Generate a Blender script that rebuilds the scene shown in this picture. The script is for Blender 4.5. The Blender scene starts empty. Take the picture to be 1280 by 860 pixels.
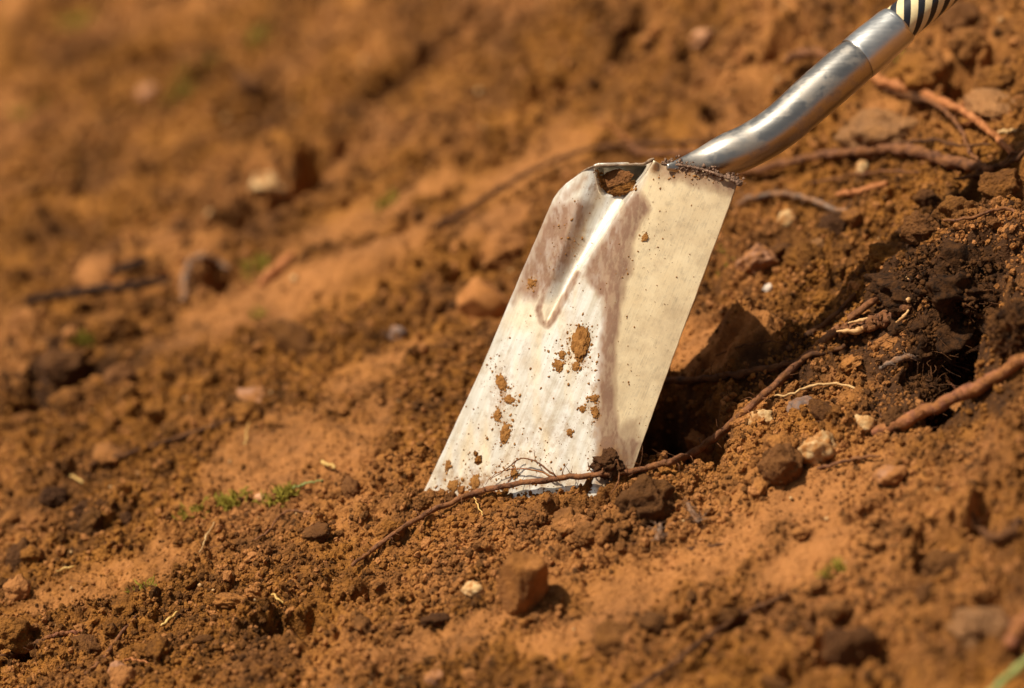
import bpy, bmesh, math, random
import numpy as np
from mathutils import Vector, Matrix, noise as mnoise

random.seed(7)
rng = np.random.default_rng(11)
scene = bpy.context.scene
COL = scene.collection

# ------------------------------------------------------------------ camera, sky, sun, exposure
LENS, DIST, PITCH = 100.0, 2.30, math.radians(30)
SC = LENS / 36.0 * 1280.0
R_ = np.array([1.0, 0, 0]); U_ = np.array([0, math.sin(PITCH), math.cos(PITCH)]); F_ = np.array([0, math.cos(PITCH), -math.sin(PITCH)])

def ray(px, py):
    px = np.asarray(px, float); py = np.asarray(py, float)
    return F_ + ((px - 640) / SC)[..., None] * R_ - ((py - 430) / SC)[..., None] * U_

CAM = -DIST * ray(640, 630)
cd = bpy.data.cameras.new('camera'); cam = bpy.data.objects.new('camera', cd); COL.objects.link(cam)
cd.lens = LENS; cd.sensor_width = 36.0; cd.sensor_fit = 'HORIZONTAL'; cd.clip_start = 0.05; cd.clip_end = 500
cam.location = CAM; cam.rotation_euler = (math.pi / 2 - PITCH, 0, 0)
cd.dof.use_dof = True; cd.dof.focus_distance = 2.285; cd.dof.aperture_fstop = 1.9; cd.dof.aperture_blades = 0
scene.camera = cam

SUN_EL, SUN_AZ = math.radians(58), math.radians(-88)      # azimuth from +Y towards +X
sd = bpy.data.lights.new('sun', 'SUN'); sun = bpy.data.objects.new('sun', sd); COL.objects.link(sun)
sd.energy = 5.0; sd.angle = math.radians(0.5); sd.color = (1.0, 0.90, 0.74)
to_sun = Vector((math.sin(SUN_AZ) * math.cos(SUN_EL), math.cos(SUN_AZ) * math.cos(SUN_EL), math.sin(SUN_EL)))
sun.rotation_euler = to_sun.to_track_quat('Z', 'Y').to_euler(); sun.location = to_sun * 20
w = bpy.data.worlds.new('World'); scene.world = w; w.use_nodes = True
wn = w.node_tree; bg = wn.nodes['Background']; sky = wn.nodes.new('ShaderNodeTexSky')
sky.sky_type = 'NISHITA'; sky.air_density = 1.0; sky.dust_density = 4.0; sky.ozone_density = 0.3; sky.sun_disc = False; sky.sun_elevation = SUN_EL; sky.sun_rotation = SUN_AZ % (2 * math.pi)
hs = wn.nodes.new('ShaderNodeHueSaturation'); hs.inputs['Saturation'].default_value = 0.25      # hazy white summer sky
wn.links.new(sky.outputs[0], hs.inputs['Color']); wn.links.new(hs.outputs[0], bg.inputs[0]); bg.inputs[1].default_value = 0.05
scene.view_settings.view_transform = 'Standard'; scene.view_settings.look = 'None'
scene.view_settings.exposure = 0.35; scene.view_settings.gamma = 1.0
scene.cycles.max_bounces = 6; scene.cycles.use_denoising = True

# ------------------------------------------------------------------ numpy noise
def hsh(ix, iy, seed):
    h = (ix.astype(np.int64) * 374761393 + iy.astype(np.int64) * 668265263 + seed * 1442695041) & 0xFFFFFFFF
    h = ((h ^ (h >> 13)) * 1274126177) & 0xFFFFFFFF
    h = ((h ^ (h >> 16)) * 2246822519) & 0xFFFFFFFF
    return h ^ (h >> 15)

def rnd(h, k):
    g = (h * (2654435761 + 2 * k * 40503) + k * 97531) & 0xFFFFFFFF
    g = ((g ^ (g >> 15)) * 2246822519) & 0xFFFFFFFF
    return ((g ^ (g >> 13)) & 0xFFFFFF) / float(0x1000000)

def perlin(x, y, seed=0):
    ix = np.floor(x); iy = np.floor(y); fx = x - ix; fy = y - iy
    ux = fx * fx * fx * (fx * (fx * 6 - 15) + 10); uy = fy * fy * fy * (fy * (fy * 6 - 15) + 10)
    def gr(dx, dy):
        a = rnd(hsh(ix + dx, iy + dy, seed), 1) * (2 * math.pi)
        return np.cos(a) * (fx - dx) + np.sin(a) * (fy - dy)
    a = gr(0, 0); b = gr(1, 0); c = gr(0, 1); d = gr(1, 1)
    return 1.4 * ((a + (b - a) * ux) * (1 - uy) + (c + (d - c) * ux) * uy)

def fbm(x, y, oct=4, seed=0, gain=0.5):
    s = 0; a = 1.0; f = 1.0
    for k in range(oct):
        s = s + a * perlin(x * f + 17.3 * k, y * f - 9.1 * k, seed + k); a *= gain; f *= 2.03
    return s

def bubbles(x, y, cell, p, seed, rmin=0.28, rmax=0.62):
    """crumb shapes packed on a plane: elongated facetted bumps"""
    gx = x / cell; gy = y / cell
    ix = np.floor(gx); iy = np.floor(gy); out = np.zeros_like(gx)
    for dx in (-1, 0, 1):
        for dy in (-1, 0, 1):
            h = hsh(ix + dx, iy + dy, seed)
            cx = ix + dx + 0.15 + 0.7 * rnd(h, 1) - gx; cy = iy + dy + 0.15 + 0.7 * rnd(h, 2) - gy
            r = rmin + (rmax - rmin) * rnd(h, 3) ** 1.5
            th = rnd(h, 4) * math.pi; e = 0.75 + 0.6 * rnd(h, 5)
            c, s = np.cos(th), np.sin(th)
            a = (c * cx + s * cy) / e; b = (-s * cx + c * cy) * e
            k = np.sqrt(np.maximum(r * r - a * a - b * b, 0))
            k = np.minimum(k, np.maximum(0, r * (0.35 + 0.6 * rnd(h, 6)) + (rnd(h, 7) - 0.5) * 1.5 * a + (rnd(h, 8) - 0.5) * 1.5 * b))
            out = np.maximum(out, np.where(rnd(h, 9) < p, k, 0))
    return out * cell

def sstep(a, b, v):
    t = np.clip((v - a) / (b - a), 0, 1); return t * t * (3 - 2 * t)

# ------------------------------------------------------------------ the lie of the ground
def H0(x, y):
    q = np.maximum(0, 0.80 * x + 0.42 * y - 0.04)
    q = np.minimum(q, 1.2)
    return 0.25 * np.clip(x, -3, 3) + 0.66 * q * q / (1 + 0.6 * q) - 0.05 * sstep(0.5, 3, y) * y

def meet(px, py, hf, lift=0.0):
    """where the sight line of a picture point meets the ground"""
    px = np.atleast_1d(np.asarray(px, float)); py = np.atleast_1d(np.asarray(py, float))
    rr = ray(px, py)
    if hf is not H0:                                    # close in on the rough ground from the smooth one
        d0_ = meet(px, py, H0)[1]
        off = np.arange(-0.26, 0.30, 0.0022)[:, None]; d = d0_[None] + off
        P = CAM + d[..., None] * rr[None]
        if hf is Hfull:
            d1 = meet(px, py, H1)[1]; d = d1[None] + np.arange(-0.26, 0.05, 0.002)[:, None]; P = CAM + d[..., None] * rr[None]
        under = P[..., 2] < hf(P[..., 0], P[..., 1]) + lift
        k = np.argmax(under, axis=0); dd = np.where(under.any(axis=0), d[k, np.arange(len(px))], d0_)
        return CAM + dd[:, None] * rr, dd
    d = np.linspace(1.5, 5.5, 1000)
    P = CAM + d[None, :, None] * rr[:, None, :]
    under = P[..., 2] < hf(P[..., 0], P[..., 1]) + lift
    k = np.argmax(under, axis=1); dd = d[k]
    dd = np.where(under.any(axis=1), dd, 3.5)
    lo, hi = dd - 0.0045, dd.copy()
    for _ in range(8):
        m = (lo + hi) / 2; Q = CAM + m[:, None] * rr
        b = Q[:, 2] < hf(Q[:, 0], Q[:, 1]) + lift
        hi = np.where(b, m, hi); lo = np.where(b, lo, m)
    return CAM + hi[:, None] * rr, hi

PXM = SC / DIST
# picture point, radii in px, turn, depth (m, + up), edge sharpness
FEATURES = [
    (846, 535, 52, 54, 20, -0.17, 2),      # hollow the blade has opened
    (1200, 445, 50, 66, -20, -0.14, 2), (1165, 480, 34, 30, 0, -0.06, 2),   # black hollow under the peat
    (1195, 360, 115, 80, 20, 0.05, 1), (1262, 460, 55, 60, 0, 0.035, 1),
    (1240, 640, 120, 70, 20, 0.020, 1), (1000, 560, 90, 50, 25, 0.012, 1),
    (50, 498, 50, 26, 10, -0.045, 2), (125, 470, 45, 18, 10, -0.03, 2),
    (85, 440, 70, 26, 10, 0.022, 1),
    (275, 345, 26, 20, 0, -0.05, 2), (395, 215, 26, 16, 20, -0.07, 2), (335, 258, 80, 14, 22, -0.05, 2), (290, 278, 40, 14, 20, -0.04, 2), (430, 190, 60, 12, 26, -0.025, 2), (90, 160, 60, 10, 12, -0.02, 2), (500, 95, 60, 12, 28, -0.025, 2), (330, 130, 40, 10, 22, -0.02, 2), (560, 190, 40, 10, 25, -0.025, 2), (690, 110, 40, 14, 25, -0.03, 2), (40, 300, 50, 8, 8, -0.02, 2),
    (350, 205, 70, 26, 22, 0.03, 1),
    (628, 322, 42, 15, 18, -0.045, 2), (600, 300, 80, 20, 20, 0.02, 1), (570, 345, 26, 10, 15, -0.025, 2),
    (455, 742, 28, 15, 5, -0.030, 2), (375, 785, 40, 16, 30, -0.030, 2), (330, 790, 25, 12, 30, -0.02, 2),
    (20, 700, 26, 8, 15, -0.02, 2), (60, 665, 34, 9, 25, -0.018, 2), (30, 812, 22, 12, 10, -0.03, 2),
    (1200, 92, 26, 20, -10, -0.055, 2), (1240, 72, 20, 14, 0, -0.05, 2), (1170, 135, 40, 12, -15, -0.035, 2),
    (890, 135, 20, 16, 10, -0.04, 2), (945, 130, 26, 20, 10, -0.05, 2), (985, 55, 40, 14, 25, -0.05, 2), (780, 55, 16, 22, -20, -0.05, 2), (800, 30, 30, 12, 20, -0.05, 2),
    (560, 45, 60, 10, 30, -0.04, 2), (490, 300, 40, 10, 20, -0.03, 2), (565, 245, 14, 8, 0, -0.03, 2),
    (250, 95, 50, 10, 15, -0.04, 2), (180, 60, 50, 9, 25, -0.035, 2), (110, 75, 30, 8, 10, -0.025, 2), (100, 235, 14, 14, 0, -0.03, 2),
    (620, 650, 120, 22, 0, 0.003, 1), (690, 650, 60, 18, 5, 0.004, 1), (550, 625, 40, 20, 20, 0.003, 1),
    (738, 624, 20, 9, 0, -0.012, 2), (832, 590, 30, 10, 15, -0.010, 1), (935, 440, 62, 34, 15, 0.032, 1), (775, 700, 26, 8, 10, -0.012, 2), (820, 660, 20, 9, 10, -0.02, 2), (715, 700, 40, 10, 12, -0.012, 2),
    (800, 690, 30, 20, 20, 0.004, 1), (690, 655, 30, 9, 5, -0.01, 2),
    (340, 370, 130, 34, 18, 0.012, 1), (460, 340, 90, 30, 25, 0.010, 1),
    (930, 770, 90, 12, 25, -0.02, 2), (1180, 690, 46, 30, 10, -0.03, 2), (1100, 640, 40, 14, 20, -0.018, 2),
    (1040, 800, 26, 30, 0, -0.03, 2), (1150, 780, 60, 20, 20, 0.02, 1), (1235, 660, 28, 22, 0, -0.03, 2),
    (1110, 820, 30, 12, 20, -0.02, 2), (1000, 840, 50, 16, 20, -0.02, 2), (1255, 740, 30, 12, 30, -0.025, 2),
    (880, 465, 60, 8, 5, -0.012, 2), (690, 720, 40, 7, 10, -0.006, 2),
    (1240, 255, 60, 16, 15, -0.03, 2), (1090, 300, 40, 10, 15, -0.015, 2), (935, 392, 50, 12, 20, -0.012, 2), (890, 350, 16, 30, 0, -0.02, 2),
]
fp, fd = meet([f[0] for f in FEATURES], [f[1] for f in FEATURES], H0)
FE = [(p[0], p[1], f[2] / SC * d, f[3] / SC * d / 0.52, math.radians(f[4]), f[5], f[6]) for f, p, d in zip(FEATURES, fp, fd)]

SMOOTH = [(365, 565, 110, 44, 18), (140, 725, 100, 22, 15), (800, 745, 110, 24, 20), (900, 690, 110, 26, 22), (460, 470, 70, 22, 25), (340, 380, 140, 32, 18),
          (480, 330, 90, 26, 28), (1000, 640, 80, 30, 22), (560, 800, 90, 18, 10), (660, 210, 90, 26, 25), (870, 435, 40, 26, 20), (1105, 150, 50, 26, 10),
          (930, 450, 60, 16, 15), (620, 290, 60, 16, 15), (720, 790, 70, 16, 15), (520, 250, 60, 16, 25), (1000, 700, 70, 18, 25), (430, 290, 80, 22, 22)]
mp, md = meet([s[0] for s in SMOOTH], [s[1] for s in SMOOTH], H0)
SM = [(p[0], p[1], s[2] / SC * d, s[3] / SC * d / 0.52, math.radians(s[4])) for s, p, d in zip(SMOOTH, mp, md)]
PEAT_SHADE = [(846, 535, 46, 50, 20), (1205, 455, 66, 76, 0), (1190, 380, 100, 90, 20), (1195, 370, 110, 95, 20), (1170, 480, 90, 40, 0), (1120, 440, 50, 40, 0), (1030, 440, 120, 22, 12), (70, 475, 90, 40, 10)]  # peat ground, shade painted into the blade's hollow, a darker left hollow
pp, pd = meet([s[0] for s in PEAT_SHADE], [s[1] for s in PEAT_SHADE], H0)
PE = [(p[0], p[1], s[2] / SC * d, s[3] / SC * d / 0.52, math.radians(s[4])) for s, p, d in zip(PEAT_SHADE, pp, pd)]

CALM = [(630, 622, 120, 24, 0)]
qp, qd = meet([c[0] for c in CALM], [c[1] for c in CALM], H0)
CA = [(p[0], p[1], c[2] / SC * d, c[3] / SC * d / 0.52, 0.0) for c, p, d in zip(CALM, qp, qd)]

def ell(x, y, cx, cy, rx, ry, a):
    dx, dy = x - cx, y - cy; c, s = math.cos(a), math.sin(a)
    return np.sqrt(((c * dx + s * dy) / rx) ** 2 + ((-s * dx + c * dy) / ry) ** 2)

def mask(x, y, lst, w=0.5):
    m = np.zeros_like(x); n = 0.45 * fbm(x * 22, y * 22, 4, 77, 0.6)
    for e in lst:
        R = max(e[2], e[3]) * 2.1; k = np.nonzero((np.abs(x - e[0]) < R) & (np.abs(y - e[1]) < R))
        if len(k[0]): m[k] = np.maximum(m[k], 1 - sstep(1 - w, 1 + w, ell(x[k], y[k], *e) + n[k]))
    return m

def H1(x, y):
    x = np.asarray(x, float); y = np.asarray(y, float)
    h = H0(x, y) + 0 * x
    wx = x + 0.010 * perlin(x * 45, y * 45, 5) + 0.004 * perlin(x * 130, y * 130, 8); wy = y + 0.012 * perlin(x * 45, y * 45, 6) + 0.004 * perlin(x * 130, y * 130, 9)
    for cx, cy, rx, ry, a, d, sh in FE:
        R = max(rx, ry) * (1.9 if sh == 1 else 1.2); k = np.nonzero((np.abs(wx - cx) < R) & (np.abs(wy - cy) < R))
        if not len(k[0]): continue
        e = ell(wx[k], wy[k], cx, cy, rx, ry, a)
        h[k] += d * (np.maximum(0, np.exp(-e ** 2 * 1.4) - 0.0063) if sh == 1 else 1 - sstep(0.35, 1.15, e))
    return h + 0.012 * fbm(x * 6, y * 6, 3, 31) * (0.5 + 0.6 * sstep(0.1, 0.8, y))

def Hfull(x, y, want_masks=False):
    x = np.asarray(x, float); y = np.asarray(y, float)
    h = H1(x, y)
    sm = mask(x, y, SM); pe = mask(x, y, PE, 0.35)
    cr = 1 - 0.60 * sm
    n1 = 0.5 + 0.5 * sstep(-0.45, 0.35, fbm(x * 9, y * 9, 3, 51))
    wx = x + 0.004 * perlin(x * 90, y * 90, 15) + 0.0015 * perlin(x * 280, y * 280, 18); wy = y + 0.004 * perlin(x * 90, y * 90, 16) + 0.0015 * perlin(x * 280, y * 280, 19)
    n1 = n1 * (1 - 0.8 * mask(x, y, CA, 0.3))
    far = sstep(0.35, 0.9, y) * (1 - sstep(-0.2, 0.2, x))
    h = h + (0.70 - 0.20 * far) * cr * n1 * bubbles(wx, wy, 0.055, 0.42, 101)
    h = h + 0.75 * cr * n1 * bubbles(wx, wy, 0.027, 0.60, 102)
    near = (np.abs(x) < 1.0) & (y < 2.2) & (y > -0.8)
    if near.any():
        xs, ys, ws, wt = x[near], y[near], wx[near], wy[near]; c2 = (cr * (0.45 + 0.55 * n1))[near]
        f = 0.75 * c2 * bubbles(ws, wt, 0.0135, 0.55, 103) + 0.75 * c2 * bubbles(ws, wt, 0.007, 0.65, 104) + 0.7 * np.maximum(c2, 0.12) * bubbles(xs, ys, 0.0038, 0.65, 105)
        f = f + 0.0036 * fbm(xs * 60, ys * 60, 5, 61, 0.68) * (0.55 + 0.45 * c2)
        h = h.copy(); h[near] += f
    if want_masks: return h, sm, pe, n1
    return h

# ------------------------------------------------------------------ materials
def new_mat(name):
    m = bpy.data.materials.new(name); m.use_nodes = True
    return m, m.node_tree, m.node_tree.nodes['Principled BSDF']

def nd(nt, t, **kw):
    n = nt.nodes.new(t)
    for k, v in kw.items(): setattr(n, k, v)
    return n

def noise_node(nt, vec, scale, detail=4, rough=0.55):
    n = nd(nt, 'ShaderNodeTexNoise'); n.inputs['Scale'].default_value = scale; n.inputs['Detail'].default_value = detail
    n.inputs['Roughness'].default_value = rough
    if vec is not None: nt.links.new(vec, n.inputs['Vector'])
    return n.outputs['Fac']

def ramp(nt, fac, stops):
    r = nd(nt, 'ShaderNodeValToRGB'); el = r.color_ramp.elements
    while len(el) < len(stops): el.new(0.5)
    for e, (p, c) in zip(el, stops): e.position = p; e.color = (*c, 1) if len(c) == 3 else c
    nt.links.new(fac, r.inputs[0]); return r.outputs[0]

def mix(nt, fac, a, b):
    m = nd(nt, 'ShaderNodeMix', data_type='RGBA')
    for s, v in ((0, fac), (6, a), (7, b)):
        if hasattr(v, 'is_linked'): nt.links.new(v, m.inputs[s])
        else: m.inputs[s].default_value = v if s == 0 else (*v, 1)
    return m.outputs[2]

def maths(nt, op, a, b=None, clamp=False):
    m = nd(nt, 'ShaderNodeMath', operation=op, use_clamp=clamp)
    for k, v in ((0, a), (1, b)):
        if v is None: continue
        if hasattr(v, 'is_linked'): nt.links.new(v, m.inputs[k])
        else: m.inputs[k].default_value = v
    return m.outputs[0]

def attr(nt, name):
    a = nd(nt, 'ShaderNodeAttribute', attribute_name=name); return a.outputs['Fac']

def bump(nt, bsdf, h, dist, strength=1.0):
    b = nd(nt, 'ShaderNodeBump'); b.inputs['Distance'].default_value = dist; b.inputs['Strength'].default_value = strength
    nt.links.new(h, b.inputs['Height']); nt.links.new(b.outputs[0], bsdf.inputs['Normal'])

SOIL_D, SOIL_M, SOIL_L, SOIL_P = (0.034, 0.0118, 0.0018), (0.178, 0.064, 0.0080), (0.345, 0.136, 0.0205), (0.46, 0.190, 0.060)
def soil_material(name, tint=None, attrs=False):
    m, nt, b = new_mat(name)
    vec = nd(nt, 'ShaderNodeNewGeometry').outputs['Position']; oi = nd(nt, 'ShaderNodeObjectInfo').outputs['Random']
    big = noise_node(nt, vec, 9, 4); mid = noise_node(nt, vec, 70, 5, 0.65); fine = noise_node(nt, vec, 420, 4, 0.6)
    v = maths(nt, 'ADD', maths(nt, 'MULTIPLY', big, 0.40), maths(nt, 'ADD', maths(nt, 'MULTIPLY', mid, 0.38), maths(nt, 'MULTIPLY', fine, 0.22)))
    c = ramp(nt, v, [(0.38, SOIL_D), (0.47, SOIL_M), (0.56, SOIL_L), (0.66, SOIL_P)])
    c = mix(nt, maths(nt, 'MULTIPLY', noise_node(nt, vec, 27, 4), 0.30), c, (0.25, 0.098, 0.012))      # ochre patches
    c = mix(nt, ramp(nt, noise_node(nt, vec, 5.5, 4), [(0.46, (0, 0, 0)), (0.62, (0.50, 0.50, 0.50))]), c, SOIL_P)      # drier pinkish stretches
    c = mix(nt, ramp(nt, noise_node(nt, vec, 14, 5, 0.62), [(0.50, (0, 0, 0)), (0.64, (0.65, 0.65, 0.65))]), c, (0.085, 0.030, 0.006))      # damp dark stretches
    if not attrs: c = mix(nt, ramp(nt, oi, [(0.0, (0.75, 0.75, 0.75)), (0.35, (0, 0, 0))]), c, SOIL_D); c = mix(nt, ramp(nt, oi, [(0.72, (0, 0, 0)), (1.0, (0.75, 0.75, 0.75))]), c, SOIL_P)
    if attrs:
        c = mix(nt, maths(nt, 'MULTIPLY', attr(nt, 'smoothed'), maths(nt, 'ADD', maths(nt, 'MULTIPLY', mid, 1.2), -0.15, True)), c, SOIL_P)
        c = mix(nt, maths(nt, 'MULTIPLY', attr(nt, 'peat'), 0.90), c, mix(nt, mid, (0.012, 0.005, 0.002), (0.075, 0.028, 0.008)))  # peat tone, also painted as shade in the hollow beside the blade
    if tint: c = mix(nt, tint[1], c, tint[0])
    nt.links.new(c, b.inputs['Base Color']); b.inputs['Roughness'].default_value = 0.85; b.inputs['Specular IOR Level'].default_value = 0.22
    vo = nd(nt, 'ShaderNodeTexVoronoi'); vo.inputs['Scale'].default_value = 420; nt.links.new(vec, vo.inputs['Vector'])
    hgt = maths(nt, 'SUBTRACT', maths(nt, 'ADD', noise_node(nt, vec, 900, 5, 0.7), maths(nt, 'MULTIPLY', noise_node(nt, vec, 300, 3), 1.5)), maths(nt, 'MULTIPLY', vo.outputs['Distance'], 0.8))
    bump(nt, b, hgt, 0.0016, 1.0)
    return m

def simple_mat(name, c1, c2, scale, rough=0.7, spec=0.3, bdist=0.0008, bscale=None, stretch=None, metal=0.0, dusty=0.0):
    m, nt, b = new_mat(name)
    vec = nd(nt, 'ShaderNodeNewGeometry').outputs['Position']
    if stretch:
        mp_ = nd(nt, 'ShaderNodeMapping'); mp_.inputs['Scale'].default_value = stretch; nt.links.new(vec, mp_.inputs[0]); vec = mp_.outputs[0]
    n = noise_node(nt, vec, scale, 5, 0.65)
    c = ramp(nt, n, [(0.33, c1), (0.66, c2)])
    if dusty: c = mix(nt, ramp(nt, noise_node(nt, vec, 90, 5, 0.7), [(0.40, (0, 0, 0)), (0.58, (dusty, dusty, dusty))]), c, (0.30, 0.115, 0.026))
    nt.links.new(c, b.inputs['Base Color'])
    b.inputs['Roughness'].default_value = rough; b.inputs['Specular IOR Level'].default_value = spec; b.inputs['Metallic'].default_value = metal
    if bdist: bump(nt, b, noise_node(nt, vec, bscale or scale * 3, 4, 0.65), bdist, 0.9)
    return m

M = {
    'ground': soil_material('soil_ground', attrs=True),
    'clod': soil_material('soil_clod'),
    'dark_clod': soil_material('soil_clod_damp_shade', ((0.05, 0.018, 0.006), 0.6)),  # damp clods, and painted shade on the soil packed under the rim
    'pale_clod': soil_material('soil_clod_dry', ((0.42, 0.22, 0.10), 0.45)),
    'peat': simple_mat('peat', (0.010, 0.0045, 0.002), (0.085, 0.034, 0.010), 150, 0.9, 0.15, 0.003, 500),
    'peat_brown': simple_mat('peat_brown', (0.035, 0.014, 0.005), (0.19, 0.078, 0.022), 150, 0.9, 0.15, 0.003, 500),
    'peat_mix': simple_mat('peat_crumbs', (0.010, 0.004, 0.0017), (0.13, 0.052, 0.014), 90, 0.9, 0.15, 0.002, 500),
    'mud': simple_mat('dried_mud', (0.17, 0.068, 0.015), (0.36, 0.165, 0.045), 260, 0.9, 0.15, 0.0010),
    'bark': simple_mat('root_bark', (0.045, 0.018, 0.009), (0.22, 0.092, 0.045), 150, 0.8, 0.2, 0.0016, dusty=0.4),
    'dark_bark': simple_mat('dark_root_bark', (0.024, 0.010, 0.005), (0.11, 0.045, 0.018), 160, 0.85, 0.2, dusty=0.2),
    'black_bark': simple_mat('wet_black_bark', (0.012, 0.006, 0.003), (0.05, 0.02, 0.009), 160, 0.85, 0.2),
    'red_bark': simple_mat('red_root_bark', (0.085, 0.027, 0.012), (0.34, 0.125, 0.06), 110, 0.75, 0.25, 0.0025, dusty=0.75),
    'orange_root': simple_mat('orange_root', (0.26, 0.075, 0.022), (0.50, 0.20, 0.07), 200, 0.7, 0.25, dusty=0.4),
    'grey_bark': simple_mat('grey_root_bark', (0.085, 0.05, 0.035), (0.23, 0.16, 0.115), 160, 0.75, 0.25, dusty=0.5),
    'pale_root': simple_mat('pale_root', (0.36, 0.21, 0.08), (0.60, 0.40, 0.18), 200, 0.7, 0.3, dusty=0.3),
    'peeled': simple_mat('peeled_wood', (0.34, 0.15, 0.045), (0.66, 0.40, 0.17), 120, 0.6, 0.3, stretch=(0.3, 1, 1)),
    'pale_stone': simple_mat('pale_stone', (0.42, 0.25, 0.10), (0.64, 0.45, 0.23), 140, 0.85, 0.2, dusty=0.95),
    'white_stone': simple_mat('white_stone', (0.62, 0.52, 0.40), (0.85, 0.80, 0.70), 140, 0.6, 0.4, dusty=0.4),
    'pink_stone': simple_mat('pink_stone', (0.42, 0.19, 0.09), (0.64, 0.35, 0.20), 120, 0.85, 0.2, dusty=0.9),
    'orange_stone': simple_mat('orange_stone', (0.26, 0.10, 0.025), (0.42, 0.175, 0.055), 60, 0.85, 0.2, dusty=0.6),
    'mauve_stone': simple_mat('mauve_stone', (0.22, 0.10, 0.05), (0.36, 0.18, 0.10), 140, 0.85, 0.2, dusty=0.85),
    'slate': simple_mat('slate_stone', (0.06, 0.045, 0.04), (0.17, 0.12, 0.10), 140, 0.7, 0.3, dusty=0.5),
    'brick': simple_mat('orange_chip', (0.50, 0.13, 0.03), (0.68, 0.24, 0.07), 140, 0.8, 0.3, dusty=0.3),
    'moss': simple_mat('moss', (0.15, 0.115, 0.012), (0.32, 0.25, 0.03), 300, 0.8, 0.2, 0),
    'straw': simple_mat('straw', (0.42, 0.24, 0.06), (0.62, 0.40, 0.13), 150, 0.6, 0.3, 0),
    'grass': simple_mat('grass_blade', (0.16, 0.19, 0.05), (0.30, 0.32, 0.10), 60, 0.6, 0.3, 0),
}

# ------------------------------------------------------------------ object helpers
def tag(o, label=None, cat=None, group=None, kind=None):
    for k, v in (('label', label), ('category', cat), ('group', group), ('kind', kind)):
        if v: o[k] = v
    return o

def mesh_from(name, V, Fc, mats, smooth=True):
    me = bpy.data.meshes.new(name); V = np.asarray(V, np.float32); Fc = np.asarray(Fc, np.int32)
    n = Fc.shape[1]
    me.vertices.add(len(V)); me.vertices.foreach_set('co', V.ravel())
    me.loops.add(Fc.size); me.loops.foreach_set('vertex_index', Fc.ravel())
    me.polygons.add(len(Fc)); me.polygons.foreach_set('loop_start', np.arange(0, Fc.size, n, dtype=np.int32)); me.polygons.foreach_set('loop_total', np.full(len(Fc), n, np.int32))
    if smooth: me.polygons.foreach_set('use_smooth', np.ones(len(Fc), bool))
    me.update(calc_edges=True)
    for m in (mats if isinstance(mats, (list, tuple)) else [mats]): me.materials.append(m)
    return me

def link(name, me, loc=(0, 0, 0), parent=None):
    o = bpy.data.objects.new(name, me); COL.objects.link(o); o.location = loc
    if parent: o.parent = parent
    return o

# ------------------------------------------------------------------ ground sheet
def axis(lo, hi, step, grow, out_lo, out_hi):
    core = list(np.arange(lo, hi, step)); a = core[-1]; s = step; up = []
    while a < out_hi: s = min(s * grow, 4); a += s; up.append(a)
    a = core[0]; s = step; dn = []
    while a > out_lo: s = min(s * grow, 4); a -= s; dn.append(a)
    return np.array(dn[::-1] + core + up)

gx = axis(-0.56, 0.50, 0.0015, 1.035, -40, 40)
ya = np.arange(-0.34, 0.36, 0.0016); yb = [ya[-1]]; s = 0.0016
while yb[-1] < 1.7: s = min(s * 1.012, 0.0055); yb.append(yb[-1] + s)
while yb[-1] < 60: s = min(s * 1.06, 4); yb.append(yb[-1] + s)
yc = [ya[0]]; s = 0.0016
while yc[-1] > -30: s = min(s * 1.04, 4); yc.append(yc[-1] - s)
gy = np.array(yc[1:][::-1] + list(ya) + yb[1:])
X, Y = np.meshgrid(gx, gy)
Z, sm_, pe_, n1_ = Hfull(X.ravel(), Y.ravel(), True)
V = np.stack([X.ravel(), Y.ravel(), Z], 1)
nx_, ny_ = len(gx), len(gy)
idx = np.arange(nx_ * ny_).reshape(ny_, nx_)
Fq = np.stack([idx[:-1, :-1], idx[:-1, 1:], idx[1:, 1:], idx[1:, :-1]], -1).reshape(-1, 4)
gm = mesh_from('ground', V, Fq, M['ground'])
for nm, arr in (('smoothed', sm_), ('peat', pe_)):  # peat also carries the painted shade of the blade's hollow
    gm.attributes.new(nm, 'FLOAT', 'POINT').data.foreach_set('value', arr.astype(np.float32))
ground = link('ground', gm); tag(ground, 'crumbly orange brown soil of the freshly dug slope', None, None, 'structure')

def Hrest(x, y):
    return H1(x, y) + 0.0045 * (1 - 0.8 * mask(np.asarray(x, float), np.asarray(y, float), SM))

# ------------------------------------------------------------------ shapes
def clod_mesh(name, sub, mat, rough=0.3, angular=0.5, freq=1.6, fine=0.06, seed=0, squash=0.75, faces=None):
    bm = bmesh.new(); bmesh.ops.create_icosphere(bm, subdivisions=sub, radius=1.0)
    rs = random.Random(seed); off = Vector((rs.uniform(-50, 50), rs.uniform(-50, 50), rs.uniform(-50, 50)))
    planes = [(Vector((rs.gauss(0, 1), rs.gauss(0, 1), rs.gauss(0, 1))).normalized(), rs.uniform(0.55, 0.85)) for _ in range(9)]
    if faces: planes = [(Vector(f[:3]).normalized(), f[3]) for f in faces]
    for v in bm.verts:
        p = v.co.normalized(); r = 1.0
        if angular:
            for n, d in planes:
                k = p.dot(n)
                if k > 1e-3: r = min(r, d / k + (1 - angular) * 0.4)
        r *= 1 + rough * mnoise.noise(p * freq + off) + rough * 0.5 * mnoise.noise(p * freq * 2.3 + off) 
        if fine: r += fine * (mnoise.noise(p * 7 + off) + 0.7 * mnoise.noise(p * 15 + off) + 0.45 * mnoise.noise(p * 31 + off))
        v.co = p * r
        v.co.z *= squash
    for f in bm.faces: f.smooth = True
    me = bpy.data.meshes.new(name); bm.to_mesh(me); bm.free(); me.materials.append(mat); return me

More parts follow.
